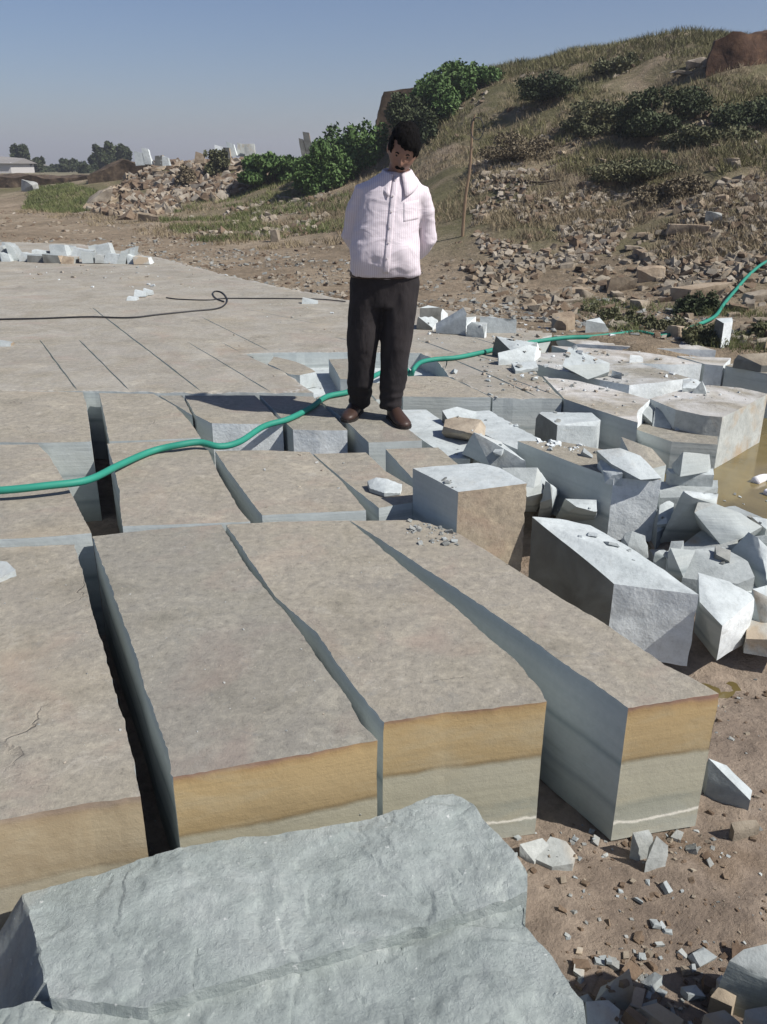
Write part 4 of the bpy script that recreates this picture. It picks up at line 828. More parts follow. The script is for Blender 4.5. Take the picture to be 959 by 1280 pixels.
def plant(name, label, cat, base, w_, h_, nleaf, lsize, gmat, group=None, nl=9, trunk=0.0, flat=.8):
    root = empty(name, base); tag(root, label, cat, group)
    lobes = []
    nl = nl+8
    for i in range(nl):
        a = random.uniform(0, 6.28); rr = random.random()**.6*w_*.42; hh = trunk*h_+random.random()*(h_*(1-trunk))*.66+(h_*(1-trunk))*.10
        k2 = random.uniform(.5, 1.25)
        lobes.append((rr*math.cos(a), rr*math.sin(a)*flat, hh, .17*k2*w_*(1.15 if hh < h_*.6 else .75), .21*k2*h_*(1-trunk*.5)))
    pts = blobpts(nleaf, lobes); pts[:,2] = np.maximum(pts[:,2], .03)
    me = leafmesh('crown' if trunk else 'foliage', pts, lsize); o = link(me.name.split('.')[0], me, (GR[gmat],)); o.parent = root
    bm = bmesh.new()
    if trunk:
        tube(bm, [Vector((0,0,-.1)), Vector((.03*h_,0,h_*trunk*.6)), Vector((0,.02,h_*(trunk+.15))), Vector((0,0,h_*.7))], [h_*.035, h_*.026, h_*.02, h_*.006], 8)
        for l in lobes[:6]: tube(bm, [Vector((.01*h_,0,h_*trunk*.8)), Vector((l[0]*.5, l[1]*.5, (l[2]+h_*trunk)*.5+.05*h_)), Vector(l[:3])], [h_*.014, h_*.009, h_*.004], 6)
    else:
        for l in lobes[:7]: tube(bm, [Vector((l[0]*.2, l[1]*.2, -.05)), Vector((l[0]*.7, l[1]*.7, l[2]*.5)), Vector(l[:3])], [.02*h_, .014*h_, .006*h_], 5)
    st = link('trunk' if trunk else 'stem', tomesh(bm, 'stem'), (WOOD,)); st.parent = root
    return root
def bush(lab, x0, x1, ytop, ybot, Y, n, ls, g, group='bushes on the hill', nl=10):
    A, B, T = W(x0, ybot, Y), W(x1, ybot, Y), W((x0+x1)/2, ytop, Y); c = (A+B)/2; zt = float(hfast(np.array([c.x]), np.array([c.y]))[0]); zb = min(c.z, zt)
    return plant('bush', lab, 'bush', Vector((c.x, c.y, zb)), (B.x-A.x), T.z-zb, n, ls, g, group, nl)
bush('bright green bush against the sky just left of the dark outcrop', 400,492,143,245,26.0,15000,.075,'bright',nl=14)
bush('big green bush on the slope left of the shoulder of the man', 362,440,172,252,25.0,17000,.06,'bright',nl=14)
bush('low spreading green bush left of the dark leaning slabs', 298,388,184,230,28,11000,.08,'bright',nl=12)
bush('large dark green bush on the skyline right of the dark outcrop', 505,600,80,165,25.6,24000,.06,'bright',nl=18)
bush('dark bush spilling down from the skyline bush toward the bent stick', 488,560,115,172,24.6,9000,.06,'dark',nl=12)
bush('leafy sprig standing highest at the right end of the skyline bush', 545,628,68,125,26.2,12000,.07,'bright',nl=14)
for i, (lab, *a) in enumerate([('wide dark shrub near the top of the hill, left part',640,735,88,125,22.5,8000,.045,'dark'),('dark shrub in the middle of the hill below the pale rocks',760,880,100,172,18.0,17000,.038,'dark'),
 ('dark shrub on the hill directly below the wide top one',680,790,120,178,19.2,9000,.04,'scrub'),('shrub hanging below the crest left of the pale rocks',740,810,64,94,23.0,5000,.045,'scrub'),
 ('scrub clump under the reddish outcrop',875,990,112,172,17.2,9000,.04,'dark'),('green scrub right of the hill middle',830,930,150,200,16.6,10000,.04,'scrub'),
 ('brown green scrub above the rubble patch',610,700,165,200,18.8,6000,.035,'brownish'),
 ('low brown scrub right of the rubble patch',745,850,195,228,15.3,7000,.03,'scrub'),
 
 ('dark clump between the white topped rock and the middle shrubs',800,900,215,262,13.8,8000,.035,'brownish'),
 ('green weed clump on the bed edge in front of the two big brown boulders',740,805,384,414,8.7,5000,.02,'scrub'),('green weed clump right of the bed end beside the hose',795,860,390,424,8.3,5000,.02,'scrub'),
 ('thick green weed clump below the white upright block',840,912,402,442,7.6,7000,.02,'scrub'),('bushy weed clump at the right edge above the bed',910,990,398,444,7.9,7000,.022,'scrub'),
 ('weed clump behind the white upright block',845,895,362,397,9.2,4000,.022,'dark'),('small weed on the gravel near the dark brown block',718,756,378,402,9.2,1800,.018,'scrub'),
 ('dark shrub in the rubble of the mound at the left',212,252,206,242,31.5,3500,.07,'brownish'),('green shrub on the mound left of the row of slabs',253,288,184,206,32.6,3000,.07,'scrub')]):
    bush(lab, *a)
# far trees
def tree(lab, x0, x1, ytop, ybot, Y, g='dark', trunk=.28, n=4500, ls=.22):
    A, B, T = W(x0, ybot, Y), W(x1, ybot, Y), W((x0+x1)/2, ytop, Y); c = (A+B)/2
    return plant('tree', lab, 'tree', Vector((c.x, Y, .55)), (B.x-A.x)*1.05, T.z-.55, n, ls, g, 'far trees on the plain', 9, trunk)
tree('small round tree beside the white building at the far left', 15,41,180,214,95)
tree('biggest far tree, left half of the dark double crown', 114,145,176,218,90,n=6000)
tree('right half of the dark double crowned far tree', 138,166,179,216,92,n=5000)
tree('low far tree between the round one and the double crown', 75,96,196,214,100,trunk=.15)
tree('low far bushy tree right of the round one', 40,56,196,214,98,trunk=.1,n=2500)
tree('lowest far tree just left of the double crown', 94,108,199,214,105,trunk=.15,n=2500)
for i, (a, b, c_, Y) in enumerate([(-20,12,204,100),(50,70,206,104),(98,122,205,88),(60,80,205,110),(-80,-30,198,100),(-140,-90,196,105),(-250,-190,192,100)]):
    tree('low shrubby tree in the dim hedge line of the far plain', a, b, c_, 215, Y, 'dark', .05, 1800)
# far buildings
def house(lab, x0, x1, ytop, ybot, Y):
    A, B, T = W(x0, ybot, Y), W(x1, ybot, Y), W(x0, ytop, Y); root = empty('building', Vector(((A.x+B.x)/2, Y, .5))); tag(root, lab, 'building')
    wd = B.x-A.x; h = T.z-.5; bm = bmesh.new()
    def bx(bm, x0, x1, y0, y1, z0, z1):
        vs = [bm.verts.new((x, y, z)) for z in (z0, z1) for x, y in ((x0,y0),(x1,y0),(x1,y1),(x0,y1))]
        for f in ((3,2,1,0),(4,5,6,7),(0,1,5,4),(1,2,6,5),(2,3,7,6),(3,0,4,7)): bm.faces.new([vs[i] for i in f])
    bx(bm, -wd/2, wd/2, 0, 6, 0, h); o = link('wall', tomesh(bm, 'wall'), (m_plain('white_wash', (.45,.44,.43), .9, .1),)); o.parent = root
    bm = bmesh.new(); v_ = [bm.verts.new(q) for q in ((-wd/2-.3,-.3,h+.01),(wd/2+.3,-.3,h*.9+.01),(wd/2+.3,6.3,h*.9+.01),(-wd/2-.3,6.3,h+.01),(-wd/2-.3,3,h+.9),(wd/2+.3,3,h*.9+.5))]
    for f in ((0,1,5,4),(3,4,5,2),(0,4,3),(1,2,5),(0,3,2,1)): bm.faces.new([v_[i] for i in f])
    o = link('roof', tomesh(bm, 'roof'), (m_plain('grey_roof', (.22,.21,.20), .9, .2),)); o.parent = root
    bm = bmesh.new(); bx(bm, -wd*.1, wd*.05, -.03, .0-.002, .8, 1.7); o = link('window', tomesh(bm, 'window'), (m_plain('dark_pane', (.05,.05,.06), .3, .1),)); o.parent = root
house('white low building at the far left edge of the plain', -60, 14, 203, 212, 90)
house('small pale wall of a building behind the round far tree', 18, 34, 206, 213, 108)

# grass
def blades(name, pts, h, w_, per, mat, lean=.5):
    n = len(pts)*per; base = np.repeat(pts, per, 0)+np.stack([rng.normal(0,.05,n), rng.normal(0,.05,n), np.full(n,-.01)], -1)
    hh = (h*rng.uniform(.4,1.2,n)); a = rng.uniform(0,6.28,n); d = np.stack([np.cos(a), np.sin(a), np.zeros(n)], -1)*w_*.5
    t_ = np.stack([rng.normal(0,lean,n)*hh, rng.normal(0,lean,n)*hh, hh], -1)
    V = np.stack([base-d, base+d, base+t_], 1).reshape(-1,3); me = rawmesh(name, V, np.arange(3*n).reshape(-1,3)); return tag(link(name, me, (mat,)), kind='stuff')
DG = m_leaf('dry_grass', (.15,.12,.075), (.235,.19,.12), (.32,.265,.17), .7); GG = m_leaf('green_grass', (.06,.075,.025), (.11,.13,.045), (.17,.17,.07), .7); DKG = m_leaf('dull_hill_grass', (.085,.085,.038), (.145,.138,.062), (.225,.205,.10), .5)
hillp = [(380,250),(480,160),(620,85),(850,45),(1010,48),(1010,330),(850,330),(700,300),(560,310),(430,300)]
p = sample(34000, (11,32), (-.15,.7), hillp, .6, -.15, 1); blades('dry_grass', p, .13, .014, 5, DG)
p = sample(30000, (14,32), (-.15,.7), [(480,150),(620,80),(850,42),(1010,45),(1010,250),(850,245),(700,215),(560,200)], .45, -.02, 3); blades('hill_grass', p, .15, .018, 6, DKG)
p = sample(9000, (18,34), (-.35,0), [(190,270),(290,240),(400,205),(440,215),(440,300),(330,320),(230,300)], .5, -.05, 6); blades('green_grass', p, .13, .02, 5, GG)
p = sample(9000, (12,34), (-.45,0), [(0,262),(190,255),(290,240),(430,260),(430,320),(300,312),(150,290)], .5, .1, 7); blades('dry_grass', p, .12, .02, 5, DG)
p = sample(9000, (28,42), (-.5,-.3), [(28,262),(40,235),(85,229),(125,240),(120,262),(85,268)]); blades('green_grass', p, .12, .03, 5, GG)
p = sample(16000, (22,30), (-.1,.6), [(580,92),(700,62),(850,36),(1000,34),(1000,60),(850,58),(700,84),(590,110)]); blades('hill_grass', p, .17, .02, 5, DKG)
p = sample(6000, (7.3,10.5), (.15,.65), [(690,395),(760,412),(850,428),(1000,450),(1000,395),(850,385),(720,375)], .9, .05, 3); blades('green_grass', p, .10, .007, 5, GG)

# ---------- hose, cables, stick ----------
def smoothpath(pts, n=8):
    out = []
    for i in range(len(pts)-1):
        p0, p1, p2, p3 = pts[max(i-1,0)], pts[i], pts[i+1], pts[min(i+2, len(pts)-1)]
        for j in range(n):
            t_ = j/n; out.append(.5*((2*p1)+(-p0+p2)*t_+(2*p0-5*p1+4*p2-p3)*t_*t_+(-p0+3*p1-3*p2+p3)*t_**3))
    out.append(pts[-1]); return out
def cable(name, label, cat, spec, r, mat, n=10):
    pts = smoothpath([P(a, b, z) if Y is None else W(a, b, Y) for a, b, z, Y in spec]); bm = bmesh.new(); tube(bm, pts, [r]*len(pts), n)
    for f in bm.faces: f.smooth = True
    me = tomesh(bm, name); return tag(link(name, me, (mat,), None, base_of(me)), label, cat)
HM = NT('green_rubber_hose', .6, .35); HM = HM.col(HM.mix(HM.noise(6, 4), (.012,.16,.115), (.03,.26,.185)))
hp = [(-60,614,.045),(0,613,.055),(60,607,.06),(110,600,.05),(150,581,.03),(190,564,.022),(225,556,.04),(250,553,.04),(275,558,.02),(300,552,.015),(330,533,.02),(360,524,.022),(388,510,.022),(408,496,.022),(435,490,.022),(452,482,.02),(463,473,.0),(478,465,-.02),(495,458,-.03),(508,462,-.02),(514,470,-.06),(517,462,0),(526,453,.02),(545,449,.02),(570,447,.02),(600,441,.02),(640,432,.02),(670,427,.02),(708,422,.02),(740,421,.02),(770,418,.02),(797,415,.02),(827,420,.02),(850,414,.03)]
spec = [(a, b, z, None) for a, b, z in hp]
spec = spec[:27]+spec[27:]
for a, b in ((867,408),(893,396),(905,380),(920,362),(935,345),(950,332),(966,322),(990,300)):
    q = hit(a, b) or P(a, b); spec.append((a, b, 0, q.y-.22))
cable('garden_hose', 'thick green water hose winding across the stone blocks and up the rubble', 'hose', spec, .0185, HM)
BK = m_plain('black_rubber', (.02,.02,.022), .5, .2)
cable('power_cable', 'thin black cable running in from the left edge across the bed to a loop', 'cable', [(a, b, .01, None) for a, b in ((-80,401),(0,399),(50,398),(110,396),(160,397),(200,393),(240,389),(270,386),(281,381),(284,374),(278,366),(270,364),(266,367),(270,373),(280,377))], .009, BK, 6)
cable('power_cable', 'thin straight dark cable lying behind the loop on the bed', 'cable', [(a, b, .01, None) for a, b in ((208,372),(225,374),(260,375),(280,373),(320,373),(350,373),(400,374),(432,377))], .007, BK, 6)
# bent stick with wire ring
q0 = hit(578, 296, 12); Yp = q0.y
root = empty('bent_stick', q0); tag(root, 'thin bent wooden stick standing on the slope with a wire ring at its top', 'stick')
bm = bmesh.new(); sp_ = smoothpath([W(a, b, Yp) for a, b in ((578,299),(580,270),(583,240),(587,215),(589,190),(590,170),(591,155),(594,143))], 5)
tube(bm, sp_, [.028-.014*i/len(sp_) for i in range(len(sp_))], 7)
o = link('pole', tomesh(bm, 'pole'), (m_plain('weathered_stick', (.22,.155,.10), .9, .3, 12),), root, q0); o.location = (0,0,0)
bm = bmesh.new(); c_ = W(596, 161, Yp); ring = [c_+Vector((math.cos(t_)*.10, -.05+.03*math.sin(t_), math.sin(t_)*.16)) for t_ in np.linspace(0, 6.2, 26)]
tube(bm, ring, [.008]*len(ring), 6); o = link('wire_ring', tomesh(bm, 'wire_ring'), (BK,), root, q0); o.location = (0,0,0)
cable('dry_branch', 'thin dry stick lying across the rubble patch on the hill', 'branch', [(a, b, 0, (hit(a, b) or P(a, b)).y-.15) for a, b in ((625,222),(650,224),(672,228),(700,225))], .02, WOOD, 6)
cable('dry_branch', 'pale dead branch low on the slope under the shrubs', 'branch', [(a, b, 0, (hit(a, b) or P(a, b)).y-.15) for a, b in ((668,250),(676,244),(684,240),(694,236))], .02, WOOD, 6)
cable('drainpipe_piece', 'white curved bit of plastic floating on the muddy water', 'scrap', [(a, b, -.335, None) for a, b in ((944,602),(955,598),(968,600))], .03, m_plain('white_plastic', (.75,.74,.76), .5, .05), 8)
cable('plastic_scrap', 'small white scrap at the right edge below the curved white bit', 'scrap', [(a, b, -.335, None) for a, b in ((957,615),(966,618),(976,617))], .022, m_plain('white_plastic', (.70,.69,.74), .5, .05), 8)

# ---------- the man ----------
FL, FR = P(448, 519), P(489, 527)
root = empty('person', (0, 5.12, 0)); tag(root, 'man in a pale striped shirt and dark trousers standing with his hands behind his back', 'person')
RL = Vector((0, 5.12, 0))
def vx(bm, name, vs_, mat, smooth=2, parent=root, disp=None, keep=True):
    me = tomesh(bm, name); tmp = bpy.data.objects.new(name, me); COL.objects.link(tmp)
    m_ = tmp.modifiers.new('r', 'REMESH'); m_.mode = 'VOXEL'; m_.voxel_size = vs_; m_.use_smooth_shade = True
    if smooth: m2 = tmp.modifiers.new('s', 'SMOOTH'); m2.iterations = smooth; m2.factor = .5
    dg_ = bpy.context.evaluated_depsgraph_get(); nm_ = bpy.data.meshes.new_from_object(tmp.evaluated_get(dg_)); bpy.data.objects.remove(tmp)
    if disp:
        for v in nm_.vertices: v.co += disp(v.co, v.normal)
    nm_.name = name; nm_.materials.clear(); o_ = link(name, nm_, (mat,)); o_.parent = parent
    nm_.polygons.foreach_set('use_smooth', [True]*len(nm_.polygons)); return o_
V_ = Vector
def loft(bm, rings, n=28, pw=2.3):
    rs = []
    for (x, y, z, rx, ry) in rings:
        r_ = []
        for i in range(n):
            t_ = 2*math.pi*i/n; c, s_ = math.cos(t_), math.sin(t_); f = (abs(c)**pw+abs(s_)**pw)**(-1/pw); r_.append(bm.verts.new((x+rx*c*f, y+ry*s_*f, z)))
        rs.append(r_)
    for a, b in zip(rs, rs[1:]):
        for i in range(n): bm.faces.new((a[i], a[(i+1)%n], b[(i+1)%n], b[i]))
    bm.faces.new(rs[0][::-1]); bm.faces.new(rs[-1])
# head
HC = V_((.106, -.058, 1.540)); HR = Matrix.Rotation(R(11), 4, 'Y')@Matrix.Rotation(R(29), 4, 'X')
def headpt(d, k_=1.0):
    x, y, z = d
    p_ = V_((x*.077, y*.097, z*.130))*k_
    jaw = max(0, -z-.15); p_.x *= 1-.42*jaw**1.3; p_.y *= 1-.10*jaw if y < 0 else 1-.35*jaw
    if z > 0: p_.x *= 1+.05*z
    return p_
def headdisp(d):
    x, y, z = d; g = lambda cx, cz, sx, sz: math.exp(-((x-cx)/sx)**2-((z-cz)/sz)**2) if y < 0 else 0
    o_ = .020*g(0,-.22,.16,.13)+.010*g(0,-.02,.11,.22)-.011*(g(.36,.06,.2,.12)+g(-.36,.06,.2,.12))+.006*(g(.33,.24,.3,.08)+g(-.33,.24,.3,.08))
    o_ += .006*g(0,-.50,.25,.05)-.004*g(0,-.565,.24,.03)+.006*g(0,-.63,.2,.06)+.007*g(0,-.9,.3,.15)+.004*(g(.5,-.25,.2,.2)+g(-.5,-.25,.2,.2))
    return V_((0,-1,0))*o_+V_((0,0,-.004*g(0,-.3,.2,.1)))
def sphere(bm, fn, nu=56, nv=40):
    rows = []
    top_ = bm.verts.new(fn(V_((0,0,1)))); bot_ = bm.verts.new(fn(V_((0,0,-1))))
    for j in range(1, nv):
        ph = math.pi*j/nv; rows.append([bm.verts.new(fn(V_((math.sin(ph)*math.cos(2*math.pi*i/nu), math.sin(ph)*math.sin(2*math.pi*i/nu), math.cos(ph))))) for i in range(nu)])
    for i in range(nu):
        bm.faces.new((top_, rows[0][i], rows[0][(i+1)%nu])); bm.faces.new((bot_, rows[-1][(i+1)%nu], rows[-1][i]))
    for a, b in zip(rows, rows[1:]):
        for i in range(nu): bm.faces.new((a[i], b[i], b[(i+1)%nu], a[(i+1)%nu]))
def HT(p_): return HC+(HR@p_)
bm = bmesh.new()
sphere(bm, lambda d: HT(headpt(d)+headdisp(d)))
for sx in (-1, 1): sphere(bm, lambda d: HT(V_((sx*.079+d.x*.011, .012+d.y*.02, -.005+d.z*.033))), 16, 12)
tube(bm, [V_((.065,.02,1.36)), V_((.085,-.0,1.45)), V_((.11,-.02,1.53))], [.062,.056,.055], 20)
loft(bm, [(.01,0,.84,.16,.11),(.01,-.02,1.0,.17,.13),(.03,-.01,1.2,.165,.11),(.045,0,1.34,.17,.09),(.05,.01,1.40,.11,.06)])
armL = [V_((-.110,.01,1.325)), V_((-.160,.03,1.22)), V_((-.190,.06,1.09)), V_((-.15,.14,1.0)), V_((-.06,.20,.93))]
armR = [V_((.205,.01,1.318)), V_((.240,.03,1.22)), V_((.262,.07,1.07)), V_((.20,.15,.98)), V_((.10,.20,.92))]
for A_m in (armL, armR):
    tube(bm, A_m, [.045,.042,.036,.033,.026], 14)
    dr = (A_m[-1]-A_m[-2]).normalized(); sidev = V_((0,0,1)).cross(dr).normalized(); upv = dr.cross(sidev).normalized(); w0 = A_m[-1]
    tube(bm, [w0-dr*.01, w0+dr*.03, w0+dr*.085], [(.018,.026),(.017,.038),(.014,.040)], 12)
    for i, (ln, off) in enumerate(((.070,-.030),(.080,-.010),(.075,.010),(.058,.029))):
        b0 = w0+dr*.07+upv*off; tube(bm, [b0, b0+dr*(.03+ln*.25)+sidev*.004, b0+dr*(.03+ln*.55)+sidev*.016, b0+dr*(.03+ln*.7)+sidev*.035], [.0095,.009,.0085,.0065], 8)
    b0 = w0+dr*.02-upv*.03; tube(bm, [b0, b0+dr*.025-upv*.022+sidev*.008, b0+dr*.055-upv*.028+sidev*.022], [.013,.011,.008], 8)
legL = [V_((-.085,.0,.84)), V_((-.11,.0,.66)), V_((-.128,.0,.46)), V_((-.14,.03,.25)), V_((FL.x-.0,FL.y-RL.y+.06,.07))]
legR = [V_((.10,.0,.84)), V_((.095,-.01,.66)), V_((.075,-.02,.46)), V_((.06,.0,.25)), V_((FR.x-.01,FR.y-RL.y+.06,.07))]
for L_ in (legL, legR): tube(bm, L_, [.08,.07,.055,.05,.04], 16)
k = NT('skin', .55, .4); SKIN = k.col(k.ramp(k.noise(14, 4), [(.3, (.19,.105,.072)), (.7, (.27,.155,.108))]))
vx(bm, 'body', .0055, SKIN, 1)
# hair
def hairfn(d):
    x, y, z = d
    line = (.40-.22*x+.10*noise.noise(d*6)) if y < -.25 else (-.30-.25*y if abs(x) < .9 else -.2)
    if y < -.25 and abs(x) > .72: line = -.05
    k_ = 1/(1+math.exp(-(z-line)*22)); sc_ = .86+(.22+.10*max(0, z)+.05*max(0, x)+.05*noise.noise(d*3.5)+.05*noise.noise(d*9)+.03*noise.noise(d*24))*k_
    p_ = headpt(d, sc_); 
    if z > .2 and y < 0: p_ += V_((.006,-.012,.002))*k_*(1-z)
    return HT(p_+V_((0,.004,.004)))
bm = bmesh.new(); sphere(bm, hairfn, 72, 56)
k = NT('black_hair', .85, .08); k.bump(k.noise(1, 3, .6, 0, k.mapv((160,160,30))), .9, .006); HAIR = k.col((.004,.0035,.0035))
for f in bm.faces: f.smooth = True
o = link('hair', tomesh(bm, 'hair'), (HAIR,)); o.parent = root
bm = bmesh.new(); mp = [HT(headpt(V_(( math.sin(a), -math.cos(a), -.40-.10*abs(a)*1.2)).normalized())*1.0+V_((0,-.010,0))) for a in np.linspace(-.42,.42,9)]
tube(bm, mp, [.003,.007,.009,.009,.008,.009,.009,.007,.003], 8); [setattr(f, 'smooth', True) for f in bm.faces]
o = link('moustache', tomesh(bm, 'moustache'), (HAIR,)); o.parent = root
for sx in (-1, 1):
    bm = bmesh.new(); mp = [HT(headpt(V_((sx*(.25+.35*t_), -1, .21+.05*math.sin(t_*3))).normalized())+V_((0,-.006,.001))) for t_ in np.linspace(0,1,6)]
    tube(bm, mp, [.002,.004,.004,.0038,.003,.0015], 6); o = link('eyebrow', tomesh(bm, 'eyebrow'), (HAIR,)); o.parent = root
    e = HT(V_((sx*.029,-.0765,.009))); bm = bmesh.new(); sphere(bm, lambda d: e+d*.0090, 18, 12)
    for f in bm.faces:
        f.smooth = True; cf = f.calc_center_median()-e; f.material_index = 1 if (HR.inverted()@cf).normalized().y < -.75 else 0
    o = link('eye', tomesh(bm, 'eye'), (m_plain('eye_white', (.16,.13,.11), .35, .05), m_plain('eye_dark', (.02,.014,.01), .15, .1))); o.parent = root
# shirt
k = NT('striped_shirt_cloth', .85, .2); xx = k.sep(k.mapv(vec=k.n.new('ShaderNodeTexCoord').outputs['Object']))[0]
st = k.math('ABSOLUTE', k.math('SUBTRACT', k.math('FRACT', k.math('MULTIPLY', k.math('ADD', xx, k.math('MULTIPLY', k.noise(3, 2), .03)), 92)), .5))
c = k.mix(k.ramp(st, [(.05, .8), (.18, 0)]), (.62,.575,.61), (.46,.37,.42))
k.bump(k.math('ADD', k.noise(1, 3, .5, .8, k.mapv((7,7,11), rot=(.2,.5,.3))), k.math('MULTIPLY', k.noise(500, 2), .03)), .35, .03); SHIRT = k.col(c)
def fold(co, n_v):
    a = noise.fractal(V_((co.x*7+co.z*4, co.y*6, co.z*9-co.x*5)), 1, 2, 3)*.004
    rr = 1-abs(noise.noise(V_((co.x*5-co.z*8, co.y*4, co.z*6+co.x*7)))); a += max(0, rr-.78)*.015
    d_ = (.96-co.z); a += .006*math.sin(co.x*46+co.z*8)*max(0, 1-abs(d_)*9)
    return n_v*a
bm = bmesh.new()
loft(bm, [(.01,.0,.862,.185,.135),(.01,-.012,.878,.208,.160),(.008,-.03,.94,.206,.172),(.008,-.035,1.02,.202,.172),(.015,-.025,1.12,.186,.155),(.03,-.01,1.22,.176,.145),(.043,.0,1.31,.178,.128),(.05,.005,1.355,.165,.112),(.056,.008,1.396,.130,.092),(.068,.008,1.424,.095,.076),(.074,.004,1.432,.072,.066)])
tube(bm, [V_((-.07,.01,1.345))]+armL[0:], [.045,.060,.057,.054,.047,.036], 20)
tube(bm, [V_((.165,.01,1.335))]+armR[0:], [.045,.060,.057,.054,.047,.036], 20)
shirt = vx(bm, 'shirt', .009, SHIRT, 7, disp=fold)
bvh = BVHTree.FromPolygons([v.co for v in shirt.data.vertices], [p_.vertices[:] for p_ in shirt.data.polygons])
def onshirt(x, z, off=.003):
    h_ = bvh.ray_cast(V_((x, -1, z)), V_((0,1,0))); return (h_[0]+h_[1]*off) if h_[0] else V_((x,-.15,z))
def patch(name, fx, n1, n2, th, mat):
    bm = bmesh.new(); g = [[bm.verts.new(fx(i/n1, j/n2)) for i in range(n1+1)] for j in range(n2+1)]
    for j in range(n2):
        for i in range(n1): f = bm.faces.new((g[j][i], g[j][i+1], g[j+1][i+1], g[j+1][i])); f.smooth = True
    bmesh.ops.recalc_face_normals(bm, faces=bm.faces); bmesh.ops.solidify(bm, geom=bm.faces[:], thickness=th)
    o_ = link(name, tomesh(bm, name), (mat,)); o_.parent = shirt; return o_
patch('placket', lambda a, b: onshirt(.068-.055*b**.9+(a-.5)*.034, 1.405-.50*b, .004), 3, 40, .004, SHIRT)
patch('pocket', lambda a, b: onshirt(.110+.085*a, 1.275-.10*b+.012*a, .001), 8, 8, .003, SHIRT)
for sx in (-1, 1):
    def cf(a, b, sx=sx):
        t_ = a*2.9; ang = -math.pi/2+sx*(.30+t_); rr = .066+.012*b if b < .34 else .072+.045*(b-.3)*(1+1.1*max(0, 1-a*2.0)); z_ = 1.428+.026*math.sin(min(1, b*3)*1.57)*(1-.25*max(0,1-a*3))-.075*max(0, b-.3)*(1+1.3*max(0,1-a*2.0))
        return V_((.076+rr*1.1*math.cos(ang), -.002+rr*.98*math.sin(ang)-.014*max(0,1-a*2), z_-.022*max(0,1-a*1.5)))
    patch('collar', cf, 14, 8, .003, SHIRT)
for i in range(6):
    q = onshirt(.066-.055*((i+.3)/6.2)**.9, 1.385-.08*i, .009); bm = bmesh.new(); sphere(bm, lambda d: q+V_((d.x*.0055, d.y*.002, d.z*.0055)), 10, 6); o = link('button', tomesh(bm, 'button'), (m_plain('button', (.6,.55,.55), .4, .05),)); o.parent = shirt
# trousers
k = NT('dark_trouser_cloth', .85, .2); k.bump(k.noise(1, 4, .6, .5, k.mapv((9,9,5))), .6, .02); TR = k.col(k.ramp(k.noise(5, 4), [(.3, (.017,.015,.016)), (.7, (.033,.028,.029))]))
def tfold(co, n_v):
    a = noise.fractal(V_((co.x*9, co.y*9, co.z*5)), 1, 2, 3)*.009
    if co.z < .28: a += .006*math.sin(co.z*95+noise.noise(co*6)*4)*(1-co.z/.3)
    return n_v*a
bm = bmesh.new()
loft(bm, [(.005,0,.70,.17,.12),(.005,0,.78,.192,.135),(.005,-.005,.84,.200,.142),(.007,-.01,.895,.195,.148)])
tube(bm, [legL[0], legL[1], legL[2], legL[3], V_((FL.x,FL.y-RL.y+.055,.065))], [(.110,.125),(.102,.114),(.090,.094),(.080,.082),(.066,.072)], 24)
tube(bm, [legR[0], legR[1], legR[2], legR[3], V_((FR.x-.005,FR.y-RL.y+.055,.065))], [(.110,.125),(.102,.114),(.090,.094),(.081,.083),(.067,.073)], 24)
tr = vx(bm, 'trousers', .009, TR, 3, disp=tfold)
bm = bmesh.new(); loft(bm, [(.007,-.011,.868,.199,.150),(.007,-.011,.874,.204,.155),(.007,-.011,.896,.204,.155),(.007,-.011,.90,.199,.150)], 40); o = link('belt', tomesh(bm, 'belt'), (m_plain('brown_leather', (.035,.018,.012), .5, .2),)); o.parent = tr
SH = m_plain('brown_shoe_leather', (.045,.026,.020), .45, .3, 12); SO = m_plain('shoe_sole', (.02,.016,.014), .7, .1)
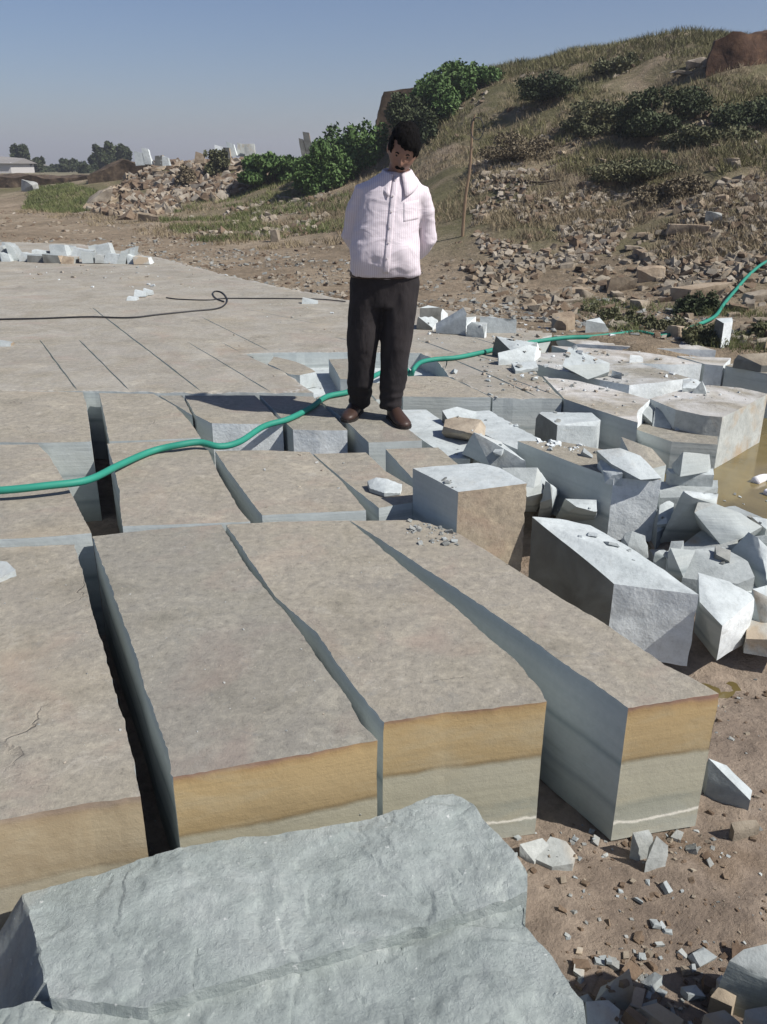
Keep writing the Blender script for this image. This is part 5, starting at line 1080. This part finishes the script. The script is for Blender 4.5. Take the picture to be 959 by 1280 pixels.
for c0, ang in ((FL, -.25), (FR, .32)):
    bm = bmesh.new(); dr = V_((math.sin(ang), -math.cos(ang), 0)); sv = V_((dr.y, -dr.x, 0)); b0 = V_((c0.x, c0.y-RL.y+.10, 0)); rs = []
    for t_, wd, ht in ((0,.022,.05),(.02,.034,.075),(.06,.039,.085),(.11,.041,.080),(.15,.046,.062),(.20,.049,.047),(.25,.043,.038),(.275,.028,.028),(.285,.010,.016)):
        rs.append([bm.verts.new(b0+dr*t_+sv*(wd*math.cos(a)*(1 if math.sin(a) > -.3 else 1.02))+V_((0,0,max(.014, .014+ht*(.35+.65*math.sin(a)) if math.sin(a) > -.5 else .014)))) for a in np.linspace(0, 2*math.pi, 21)[:-1]])
    for a, b in zip(rs, rs[1:]):
        for i in range(20): bm.faces.new((a[i], a[(i+1)%20], b[(i+1)%20], b[i]))
    bm.faces.new(rs[0]); bm.faces.new(rs[-1][::-1]); bmesh.ops.recalc_face_normals(bm, faces=bm.faces); [setattr(f, 'smooth', True) for f in bm.faces]
    o = link('shoe', tomesh(bm, 'shoe'), (SH,)); o.parent = root
    bm = bmesh.new(); pr = [(-.004,.012),(.0,.03),(.03,.042),(.11,.042),(.15,.049),(.20,.053),(.25,.047),(.28,.030),(.293,.008)]
    lo_ = [b0+dr*t_+sv*w_ for t_, w_ in pr]+[b0+dr*t_-sv*w_ for t_, w_ in pr[::-1]]
    v1 = [bm.verts.new((p_.x, p_.y, .002)) for p_ in lo_]; v2 = [bm.verts.new((p_.x, p_.y, .018)) for p_ in lo_]; bm.faces.new(v1[::-1]); bm.faces.new(v2)
    for i in range(len(lo_)): bm.faces.new((v1[i], v1[(i+1)%len(lo_)], v2[(i+1)%len(lo_)], v2[i]))
    bmesh.ops.recalc_face_normals(bm, faces=bm.faces); so = link('sole', tomesh(bm, 'sole'), (SO,)); so.parent = o

# ---------- dusty air ----------
bm = bmesh.new(); bmesh.ops.create_cube(bm, size=1); bmesh.ops.scale(bm, vec=(1400, 1400, 26), verts=bm.verts); bmesh.ops.translate(bm, vec=(0, 300, 11), verts=bm.verts)
hm = bpy.data.materials.new('dusty_air'); hm.use_nodes = True; hm.node_tree.nodes.clear(); ho = hm.node_tree.nodes.new('ShaderNodeOutputMaterial'); hv = hm.node_tree.nodes.new('ShaderNodeVolumePrincipled')
hv.inputs['Color'].default_value = (.80,.83,.92,1); hv.inputs['Density'].default_value = .0014; hv.inputs['Anisotropy'].default_value = .2; hm.node_tree.links.new(hv.outputs[0], ho.inputs['Volume'])
tag(link('haze', tomesh(bm, 'haze'), (hm,)), kind='stuff')
S.cycles.volume_bounces = 0
